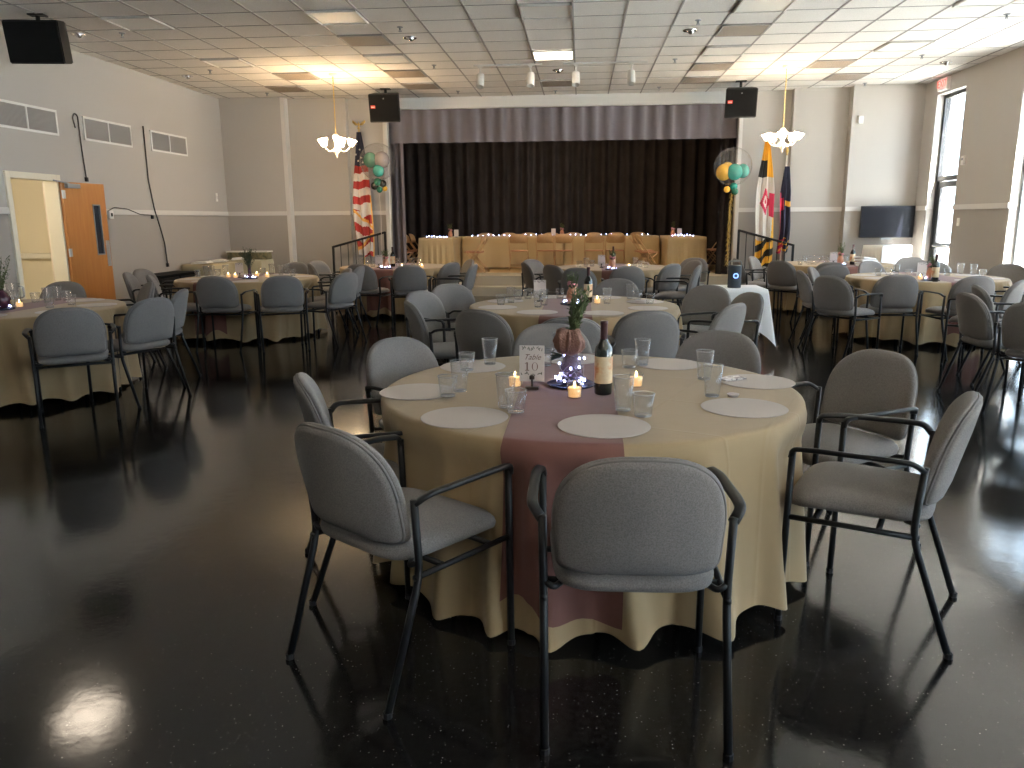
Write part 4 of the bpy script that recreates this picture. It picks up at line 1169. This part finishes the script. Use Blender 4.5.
# centrepieces: tray, vase with greenery, string of lights
def tray(i, p, label, r=.125):
    bm = B(); lathe(bm, [(0, 0), (r, 0), (r+.006, .008), (r+.002, .010), (r-.006, .004), (0, .004)], 40)
    o = obj('round_tray', bm, 'tray_dark', None, True, p); tag(o, label, 'tray')
def vase(i, p, style, label, seed, H=1.0):
    t = thing('flower_vase', label, 'vase', p); rnd = random.Random(seed)
    if style == 'burlap':
        bm = B(); lathe(bm, [(0, 0), (.044, 0), (.05, .01), (.052, .05), (.045, .09), (.030, .12), (.028, .145), (.032, .15), (.026, .15), (.024, .12), (.04, .06), (0, .01)], 24); obj('vase_body', bm, 'purple_glass', t, True)
        bm = B()
        n = 80; rows = []
        for j, (rr, z) in enumerate(((.028, .128), (.050, .138), (.066, .160), (.070, .185), (.062, .212), (.046, .235), (.030, .246), (.020, .235))):
            row = []
            for k in range(n):
                c, q = math.cos(2*PI*k/n), math.sin(2*PI*k/n)
                w = mnoise.noise(Vector((c*2.2, q*2.2, z*22)))*.022+mnoise.noise(Vector((c*6, q*6, z*60)))*.012
                row.append(bm.verts.new(((rr+w)*c-.008, (rr+w)*q, z+.5*w)))
            rows.append(row)
        for a, b in zip(rows, rows[1:]):
            for k in range(n): bm.faces.new((a[k], a[(k+1) % n], b[(k+1) % n], b[k]))
        obj('burlap_ruffle', bm, 'burlap', t, True)
        bm = B()
        for k in range(9): a = PI+rnd.uniform(-.6, .6); leaf(bm, (-.03, -.02, .125), (.07*math.cos(a), .05*math.sin(a)-.01, rnd.uniform(-.03, .02)), .012)
        obj('dark_leaves', bm, 'leaf_dark', t)
        z0, spread, hh, n, m = .23, .05, .20*H, 34, 'leaf_green'
    elif style == 'dark':
        bm = B(); lathe(bm, [(0, 0), (.035, 0), (.04, .01), (.022, .06), (.018, .16), (.022, .17), (.016, .17), (.014, .1), (0, .03)], 20); obj('vase_body', bm, 'vase_plum', t, True)
        z0, spread, hh, n, m = .15, .12, .18*H, 40, 'leaf_dark'
    elif style == 'plum':
        bm = B(); lathe(bm, [(0, 0), (.05, 0), (.075, .03), (.082, .08), (.06, .13), (.03, .155), (.034, .165), (.027, .165), (.03, .15), (.07, .08), (0, .02)], 24); obj('vase_body', bm, 'vase_plum', t, True)
        z0, spread, hh, n, m = .15, .12, .22*H, 40, 'leaf_green'
    else:
        bm = B(); lathe(bm, [(0, 0), (.04, 0), (.05, .05), (.045, .10), (.03, .13), (.034, .14), (.027, .14), (.04, .08), (0, .02)], 20); obj('vase_body', bm, 'vase_copper', t, True)
        z0, spread, hh, n, m = .12, .06, .15*H, 24, 'leaf_green'
    bm = B()
    for k in range(n):
        a = rnd.uniform(0, 2*PI); sp_ = spread*rnd.uniform(.1, 1); top = Vector((sp_*math.cos(a)+(.04 if style == 'burlap' else 0), sp_*math.sin(a), z0+hh*rnd.uniform(.5, 1)))
        b0 = Vector((.008*math.cos(a), .008*math.sin(a), z0-.05)); tube(bm, [b0, (b0+top)/2+Vector((0, 0, .02)), top], .0014, 4)
        for q in range(6):
            s = .35+.65*q/5; pt = b0.lerp(top, s); d = Vector((rnd.uniform(-1, 1), rnd.uniform(-1, 1), rnd.uniform(.2, 1))).normalized()*.035
            leaf(bm, pt, d, .006)
    obj('greenery', bm, m, t)
    if style == 'copper':
        bm = B()
        for k in range(5): a = k*2*PI/5; ball(bm, (.03*math.cos(a), .03*math.sin(a), z0+.04+.02*(k % 2)), .018, 10, 8)
        obj('blossoms', bm, 'rose', t, True)
    return t
BULB = None
def lights(i, p, n, r, label, seed, climb=False, m='bulb_blue'):
    """a wire of tiny lights coiled on the tray"""
    global BULB
    t = thing('string_lights', label, 'string lights', p); rnd = random.Random(seed); pts = []
    for k in range(n*3):
        a = k*.9+rnd.uniform(-.3, .3); rr = r*rnd.uniform(.55, 1); z = .006+rnd.uniform(0, .02)
        if climb and k % 9 in (4, 5): rr = .058; z = .03+.09*rnd.random()
        pts.append(Vector((rr*math.cos(a), rr*math.sin(a)*.95, z)))
    bm = B(); tube(bm, rounded(pts, .03, 3), .0009, 4); obj('wire', bm, 'wire', t)
    for k in range(n):
        if BULB is None:
            bm = B(); ball(bm, (0, 0, 0), .0048, 8, 6, (1, 1, 1.2)); o = obj('bulb', bm, m, t, True); BULB = o
        else: o = BULB.copy(); C.objects.link(o); o.parent = t
        o.location = pts[k*3+1]+Vector((0, 0, .004))
p = on_table(1, 571, 386); p.z = .7555; tc = p
tray(1, p, 'dark blue round tray under the lights and vase on the front table', .105)
vase(1, p+Vector((.0, .01, .0105)), 'burlap', 'purple vase wrapped in burlap with greenery, ringed by blue lights on front table', 2)
lights(1, p+Vector((0, 0, .0105)), 20, .088, 'glowing blue white string lights coiled on the front table tray', 3, True)
PLACED[1].append(p)
for i, px, py, st, vl, ll in ((2, 572, 305, 'copper', 'copper vase with rosy blossoms left of the bottle on the middle table', 'blue white string lights coiled on the middle table'),
                       (3, 2, 310, 'plum', 'plum vase with greenery at the left edge, on the table beside the door', 'violet string lights round the plum vase at the left edge'),
                       (4, 250, 279, 'dark', 'slim dark vase of leafy greenery on the table below the wall grilles', 'string lights round the dark leafy vase below the wall grilles'),
                       (5, 386, 269, 'copper', 'small vase on the table before the American flag', 'violet string lights on the table before the American flag'),
                       (6, 612, 270, 'copper', 'small leafy vase on the table before the stage', 'blue string lights on the table before the stage'),
                       (7, 930, 281, 'copper', 'small vase beside the wine bottle by the tall windows', 'string lights round the vase by the tall windows'),
                       (8, 840, 265.5, 'copper', 'flower vase with pink blossoms on the table before the television', 'blue string lights on the table before the television')):
    p = on_table(i, px, py); p.z = .7555
    tray(i, p, 'dark round tray under the centrepiece of '+TABLES[i][2], .10)
    vase(i, p+Vector((0, 0, .0105)), st, vl, 20+i, 1.3 if i in (3, 4, 8) else 1)
    lights(i, p+Vector((0, 0, .0105)), 9, .082, ll, 40+i)
# little sachet and a dip cup on the front table
p = onz(732, 379, .757); t = thing('napkin_packet', 'small patterned packet lying on the right placemat of the front table', 'packet', (p.x, p.y, .7555), .5)
bm = B(); box(bm, -.06, .06, -.03, .03, 0, .008, .003); obj('packet', bm, 'sachet', t)
bm = B(); box(bm, -.045, .045, -.006, .006, .008, .010, .001); obj('band', bm, 'card_paper', t)
p = onz(733, 396, .755); bm = B(); lathe(bm, [(0, 0), (.02, 0), (.026, .012), (.023, .012), (.018, .003), (0, .003)], 18)
tag(obj('dip_cup', bm, 'card_paper', None, True, (p.x, p.y, .7525)), 'tiny white paper cup between two right placemats on the front table', 'cup')
# pitcher on the table beside the door
p = on_table(3, 11, 305); p.z = .752; t = thing('glass_pitcher', 'tall clear glass pitcher at the left edge beside the plum vase', 'pitcher', p+Vector((-.05, .12, 0)))
bm = B(); lathe(bm, [(0, 0), (.05, 0), (.055, .01), (.058, .19), (.055, .19), (.051, .012), (0, .01)], 24); obj('body', bm, 'clear_cup', t, True)
bm = B(); tube(bm, rounded([(.056, 0, .16), (.10, 0, .16), (.10, 0, .06), (.055, 0, .05)], .03), .007, 8); obj('handle', bm, 'clear_rim', t, True)
# bowl and folded napkins on the table before the television
p = on_table(8, 812, 265); t = thing('glass_bowl', 'wide clear glass bowl at the left of the table before the television', 'bowl', (p.x, p.y, .752))
bm = B(); lathe(bm, [(0, 0), (.06, 0), (.12, .04), (.16, .10), (.155, .135), (.15, .135), (.15, .10), (.11, .045), (0, .01)], 28); obj('bowl', bm, 'clear_cup', t, True)
bm = B(); n = 32; tube(bm, [(.155*math.cos(2*PI*k/n), .155*math.sin(2*PI*k/n), .135) for k in range(n+1)], .003, 6); obj('rim', bm, 'clear_rim', t, True)
p = on_table(8, 868, 266); 
for k in range(4):
    bm = B(); box(bm, -.17+.02*k, .17-.015*k, -.11, .11, 0, .028, .011)
    for v in bm.verts: v.co.z += .012*math.sin(v.co.x*14+k)
    for v in bm.verts: v.co.z = max(0, v.co.z)
    o = obj('folded_napkin', bm, 'napkin', None, True, (p.x-.02*k, p.y, .754+.034*k)); o.rotation_euler = (0, 0, .2*k-.2)
    tag(o, ('white folded napkin, %s of the pile before the television' % ('bottom', 'second', 'third', 'topmost')[k]), 'napkin', 'folded napkins piled on the table before the television')

# labels for everything counted on the tables
for (kind, i), L in ITEMS.items():
    L.sort(key=lambda q: q[1])
    for k, (o, _x) in enumerate(L):
        o['label'] = kind + ((', ' + ORD[k] + ' from the left') if len(L) > 1 else '') + ' on ' + TABLES[i][2]

# ------------------------------------------------------------------ small white table with portable speaker
def square_cloth(w, d, h, drop, seed, corner=.16, amp=.02, flare=.10, wave=6):
    """a cloth over a rectangular top: flat top, skirt falling in folds, longer at the corners"""
    bm = B(); rnd = random.Random(seed); ph = rnd.uniform(0, 6)
    P = []; n = 40
    for side in range(4):
        for k in range(n):
            s = k/n*2-1
            P.append([(s*w/2, -d/2), (w/2, s*d/2), (-s*w/2, d/2), (-w/2, -s*d/2)][side]+(s, side))
    top = [bm.verts.new((x, y, h)) for x, y, s, _ in P]
    f = bm.faces.new(top); rows = [top]; NZ = 12
    for j in range(1, NZ+1):
        t = j/NZ; row = []
        for q, (x, y, s, side) in enumerate(P):
            nx, ny = [(0, -1), (1, 0), (0, 1), (-1, 0)][side]
            c = abs(s)**3; nx2, ny2 = nx, ny
            if abs(s) > .6:
                tx, ty = [(1, 0), (0, 1), (-1, 0), (0, -1)][side]; sg = math.copysign((abs(s)-.6)/.4, s); nx2 += tx*sg; ny2 += ty*sg
            a = amp*math.sin(q/len(P)*2*PI*wave*4+ph)+.4*amp*math.sin(q/len(P)*2*PI*wave*9+ph)
            r = .006+flare*t*c+t*a*(1 if t > .1 else 0)+.012*t
            ln = math.hypot(nx2, ny2); zz = h-.006-(drop+corner*abs(s)**4)*t
            row.append(bm.verts.new((x+nx2/ln*r, y+ny2/ln*r, max(.012, zz))))
        rows.append(row)
    N = len(P)
    for a, b in zip(rows, rows[1:]):
        for k in range(N): bm.faces.new((a[k], a[(k+1) % N], b[(k+1) % N], b[k]))
    return bm
def plain_table(x, y, w, d, h, label, z0=0, rz=0):
    t = thing('folding_table', label, 'table', (x, y, z0), rz)
    bm = B(); box(bm, -w/2+.01, w/2-.01, -d/2+.01, d/2-.01, h-.035, h-.006, .004); obj('tabletop', bm, 'table_laminate', t)
    for sx in (-1, 1):
        for sy in (-1, 1):
            bm = B(); tube(bm, [(sx*(w/2-.07), sy*(d/2-.07), 0), (sx*(w/2-.08), sy*(d/2-.08), h-.03)], .013, 8); obj('leg', bm, 'black_metal', t)
    return t
plain_table(1.70, 8.95, .62, .62, .73, 'small square table hidden under the white cloth')
o = obj('tablecloth', square_cloth(.62, .62, .735, .40, 2, .20, .014, .13, 3), 'white_cloth', None, True, (1.70, 8.95, 0)); tag(o, 'white cloth with pointed corners hanging over the small square table', 'tablecloth')
t = thing('portable_speaker', 'dark cylindrical portable speaker with blue ring light on small white table', 'speaker', (1.69, 8.85, .737))
bm = B(); lathe(bm, [(0, 0), (.068, 0), (.072, .006), (.072, .235), (.068, .245), (0, .248)], 28); obj('body', bm, 'speaker_fabric', t, True)
bm = B(); tube(bm, rounded([(-.066, 0, .24), (-.066, 0, .29), (.066, 0, .29), (.066, 0, .24)], .02), .007, 8); obj('handle', bm, 'frame_grey', t, True)
bm = B(); n = 24; tube(bm, [(.024*math.cos(2*PI*k/n), -.072+.00, .135+.024*math.sin(2*PI*k/n)) for k in range(n+1)], .004, 6); obj('ring_light', bm, 'ring_blue', t, True)

# draped tall table below the television
plain_table(5.56, 15.0, .62, .5, .98, 'tall side table hidden under bright cloth below the television', rz=.35)
o = obj('tablecloth', square_cloth(.62, .5, .985, .93, 9, .02, .016, .05, 5), 'white_cloth', None, True, (5.56, 15.0, 0)); o.rotation_euler = (0, 0, .35); tag(o, 'white cloth draped to the floor, sunlit, below the television', 'tablecloth')

# serving tables and storage in the back left corner
plain_table(-6.66, 13.75, .55, 1.0, .75, 'serving table hidden under an olive cloth in the back left corner')
o = obj('tablecloth', square_cloth(.55, 1.0, .755, .66, 12, .04, .010, .03, 5), 'olive_cloth', None, True, (-6.66, 13.75, 0)); tag(o, 'olive cloth over the serving table beside the left wall', 'tablecloth')
plain_table(-6.5, 15.0, .80, .6, .75, 'small serving table under a pale green cloth against the rear wall')
o = obj('tablecloth', square_cloth(.80, .6, .755, .66, 13, .04, .012, .03, 5), 'pale_green_cloth', None, True, (-6.5, 15.0, 0)); tag(o, 'pale green cloth over the serving table against the rear wall', 'tablecloth')
for k, (x, y, z, w, lb) in enumerate(((-6.66, 13.45, .757, .15, 'white folded linen, flat on the near end of the olive serving table'), (-6.62, 14.0, .757, .16, 'white folded papers on the far end of the olive serving table'), (-6.62, 14.83, .757, .11, 'white folded linen before the olive box on the serving table'))):
    bm = B(); box(bm, -w, w, -w*.8, w*.8, 0, .022, .008); box(bm, -w*.9, w*.8, -w*.7, w*.7, .022, .042, .008)
    for v in bm.verts: v.co.z += .016*max(0, v.co.x/w)
    o = obj('folded_linen', bm, 'papers', None, True, (x, y, z)); o.rotation_euler = (0, 0, .25*k); tag(o, lb, 'linen')
t = thing('storage_box', 'long olive patterned storage box on the pale green serving table', 'box', (-6.5, 15.13, .757))
bm = B(); box(bm, -.40, .40, -.13, .13, 0, .14, .01); obj('box', bm, 'box_olive', t)
bm = B(); box(bm, -.42, .42, -.145, .145, .14, .162, .008); obj('lid', bm, 'papers', t)
t = thing('equipment_cabinet', 'low black equipment cabinet against the left wall behind grey chairs', 'cabinet', (-6.8, 12.5, 0))
bm = B(); box(bm, -.2, .2, -.62, .62, .06, .64, .006); obj('body', bm, 'crate_black', t)
for s in (-1, 1):
    bm = B(); box(bm, .2, .215, s*.31-.29, s*.31+.29, .09, .61, .004); d = obj('door', bm, 'black_plastic', t)
    bm = B(); box(bm, .215, .235, s*.06-.008, s*.06+.008, .36, .46, .003); obj('handle', bm, 'frame_grey', d)
bm = B(); box(bm, -.18, .18, -.58, .58, 0, .06); obj('plinth', bm, 'crate_black', t)
bm = B(); box(bm, -.22, .23, -.64, .64, .64, .66, .004); obj('top', bm, 'crate_black', t)

# ------------------------------------------------------------------ head table on the stage
HZ = SZ+.74
def head(x0, x1, y0, y1, tl, cl, seed, z0=SZ+.002):
    plain_table((x0+x1)/2, (y0+y1)/2, x1-x0, y1-y0, .735, tl, z0)
    o = obj('tablecloth', square_cloth(x1-x0, y1-y0, .74, .70, seed, .02, .018, .03, 6), 'stage_cloth', None, True, ((x0+x1)/2, (y0+y1)/2, z0)); tag(o, cl, 'tablecloth')
head(-3.58, -2.82, 17.4, 19.0, 'left wing table of the stage head table, under a tan cloth', 'tan cloth over the left wing of the stage head table', 21)
head(-2.76, -.42, 18.4, 19.12, 'left middle table of the stage head table, under a tan cloth', 'tan cloth over the left middle stage table behind folding chairs', 22)
head(-.36, 1.78, 18.4, 19.12, 'right middle table of the stage head table, under a tan cloth', 'tan cloth over the right middle stage table behind folding chairs', 23)
head(1.86, 2.66, 17.2, 19.0, 'right wing table of the stage head table, under a pale cloth', 'pale cloth hanging in folds over the right wing of the stage table', 24)
def folding_chair():
    t = thing('folding_chair', '', 'chair')
    bm = B(); N = 32; out = [superpt(.20, .20, 4, 2*PI*(k+.5)/N) for k in range(N)]
    layered(bm, out, [(0, .012), (.9, .012), (1, .004), (.98, -.01), (0, -.012)], lambda x, y, d, s: Vector((x, y+.02, .43+d))); obj('seat', bm, 'fold_seat', t, True)
    bm = B(); N = 36; out = []
    for k in range(N):
        phi = 2*PI*(k+.5)/N; out.append(superpt(.205, .105, 2.6 if math.sin(phi) >= 0 else 6, phi))
    layered(bm, out, [(0, .010), (.92, .010), (1, .002), (.98, -.008), (0, -.010)], lambda x, z, d, s: Vector((x, -.235-.25*(z)+.05*(x/.2)**2+d, .705+z))); obj('backrest', bm, 'fold_metal', t, True)
    for sx in (-1, 1):
        bm = B(); tube(bm, [(sx*.215, .26, 0), (sx*.212, -.26, .72)], .012, 6); obj('leg', bm, 'fold_metal', t, True)
        bm = B(); tube(bm, [(sx*.195, -.27, 0), (sx*.195, .16, .43)], .012, 6); obj('leg', bm, 'fold_metal', t, True)
    bm = B(); tube(bm, [(-.213, .19, .10), (.213, .19, .10)], .009, 6); tube(bm, [(-.195, -.22, .06), (.195, -.22, .06)], .009, 6); obj('stretcher', bm, 'fold_metal', t, True)
    return t
FC = folding_chair(); fc_used = [False]
def fchair(px, y, h, label, group, x=None):
    h = Vector(h).normalized(); rz = math.atan2(-h.x, h.y)
    if x is None: x = ony(px, 250, y).x
    loc = (x, y, SZ+.002)
    if not fc_used[0]: o = FC; fc_used[0] = True; o.location = loc; o.rotation_euler = (0, 0, rz)
    else: o = dup(FC, loc, rz)
    o['label'] = label; o['group'] = group
for k, px in enumerate((485, 508, 528, 551, 573, 594, 616, 638)):
    fchair(px, 19.36, (0, -1), 'tan folding chair behind the stage table facing the camera, %s from the left' % ORD[k], 'folding chairs behind the stage table')
for k, px in enumerate((519, 546, 563.5, 594, 615)):
    fchair(px, 18.05, (0, 1), 'tan folding chair before the stage table, back to camera, %s from the left' % ORD[k], 'folding chairs before the stage table')
for k, (x, y) in enumerate(((-2.36, 17.75), (-2.3, 17.2))):
    fchair(0, y, (-1, .1), 'tan folding chair in profile inside the left stage wing, %s one' % ('farther', 'nearer')[k], 'folding chairs inside the left stage wing', x)
for k, (x, y) in enumerate(((1.40, 18.0), (1.36, 17.45), (1.42, 16.95))):
    fchair(0, y, (1, .15), 'tan folding chair in profile inside the right stage wing, %s of three' % ('farthest', 'middle', 'nearest')[k], 'folding chairs inside the right stage wing', x)
for k, y in enumerate((17.3, 17.85, 18.4, 18.95)):
    fchair(0, y, (1, -.05), 'tan folding chair outside the left stage wing, %s from the front' % ORD[k], 'folding chairs outside the left stage wing', -3.92+.02*k)
for k, y in enumerate((17.9, 18.5)):
    fchair(0, y, (-1, -.05), 'tan folding chair outside the right stage wing, %s one' % ('nearer', 'farther')[k], 'folding chairs outside the right stage wing', 2.98)
hz = SZ+.002+.742
for k, (px, y, lb, H) in enumerate(((454, 18.2, 'leafy vase at the left end of the stage table', 1.2), (562, 18.75, 'leafy vase in the middle of the stage table', 1.1), (664, 18.3, 'leafy vase at the right end of the stage table', 1.3))):
    x = ony(px, 236, y).x
    if k == 0: x, y = -2.95, 17.9
    if k == 2: x, y = 2.02, 17.8
    vase(0, (x, y, hz), 'copper', lb, 60+k, H)
    t = thing('table_card', lb.replace('leafy vase', 'small white card beside the leafy vase'), 'card', (x+(-.2 if k == 1 else .14), y-.02, hz))
    bm = B(); box(bm, -.05, .05, -.002, .002, .01, .17); obj('card', bm, 'card_paper', t)
    bm = B(); box(bm, -.03, .03, -.02, .02, 0, .012, .003); obj('card_stand', bm, 'wood_dark', t)
for x0, y0, x1, y1, n, lb, sd in ((-3.45, 17.5, -2.95, 17.55, 9, 'bluish string lights along the left wing of the stage table', 1), (-2.6, 18.6, -.6, 18.62, 16, 'blue string lights along the left middle stage table', 2),
                             (-.3, 18.6, 1.6, 18.62, 16, 'blue string lights along the right middle stage table', 3), (1.95, 17.5, 2.45, 17.5, 8, 'bluish string lights along the right wing of the stage table', 4)):
    t = thing('string_lights', lb, 'string lights', (x0, y0, hz)); rnd = random.Random(sd)
    pts = [Vector(((x1-x0)*k/(n*2), (y1-y0)*k/(n*2)+rnd.uniform(-.06, .06), .008+.03*rnd.random())) for k in range(n*2+1)]
    bm = B(); tube(bm, rounded(pts, .04, 2), .002, 4); obj('wire', bm, 'wire', t)
    for k in range(n):
        o = BULB.copy(); C.objects.link(o); o.parent = t; o.location = pts[2*k+1]+Vector((0, 0, .006)); o.scale = (1.7, 1.7, 1.7)

# ------------------------------------------------------------------ light
w = bpy.data.worlds.new('world'); bpy.context.scene.world = w; w.use_nodes = True
bg = w.node_tree.nodes['Background']; bg.inputs[0].default_value = (.66, .83, 1.0, 1); bg.inputs[1].default_value = 4.6
sun = bpy.data.lights.new('sun', 'SUN'); sun.energy = 78; sun.angle = .01; sun.color = (1, .96, .88)
so = bpy.data.objects.new('sun', sun); C.objects.link(so)
d = Vector((-.25, .34, -.90)); so.rotation_euler = d.to_track_quat('-Z', 'Y').to_euler()
for a, b in OPEN:       # sky portals in the window openings
    l = bpy.data.lights.new('window_portal', 'AREA'); l.shape = 'RECTANGLE'; l.size = 3.3; l.size_y = b-a
    l.cycles.is_portal = True
    o = bpy.data.objects.new('window_portal', l); C.objects.link(o); o.location = (XR+.31, (a+b)/2, 1.85)
    o.rotation_euler = Vector((-1, 0, 0)).to_track_quat('-Z', 'Y').to_euler()
t = thing('stage_fill', 'added warm fill light strip, unseen above the stage behind the valance', 'fill light', (-.4, 16.7, 3.86))  # unseen strip added to warm and brighten the stage tables and curtain
bm = B(); box(bm, -3, 3, -.08, .08, .03, .14, .01); obj('housing', bm, 'black_metal', t)
bm = B(); box(bm, -2.95, 2.95, -.06, .06, .0, .03); obj('fill_strip', bm, 'stage_fill_glow', t)
bm = B()
for x in (-2.6, 2.6): box(bm, x-.02, x+.02, -.02, .02, .14, .44)
obj('wall_mount', bm, 'black_metal', t)
l = bpy.data.lights.new('hall_fill', 'POINT'); l.energy = 45; l.color = (1, .88, .68); l.shadow_soft_size = .15  # unseen fill light added to brighten the hallway
o = bpy.data.objects.new('hall_fill', l); C.objects.link(o); o.location = (-8.8, 9.0, 2.4)

sc = bpy.context.scene
sc.view_settings.view_transform = 'Standard'; sc.view_settings.look = 'None'; sc.view_settings.gamma = 1; sc.view_settings.exposure = 1.35
sc.view_settings.use_curve_mapping = False
cy = sc.cycles
cy.use_denoising = True; cy.max_bounces = 8; cy.diffuse_bounces = 4; cy.glossy_bounces = 4; cy.transmission_bounces = 6; cy.transparent_max_bounces = 24
cy.sample_clamp_indirect = 6; cy.caustics_reflective = False; cy.caustics_refractive = False; cy.use_light_tree = True
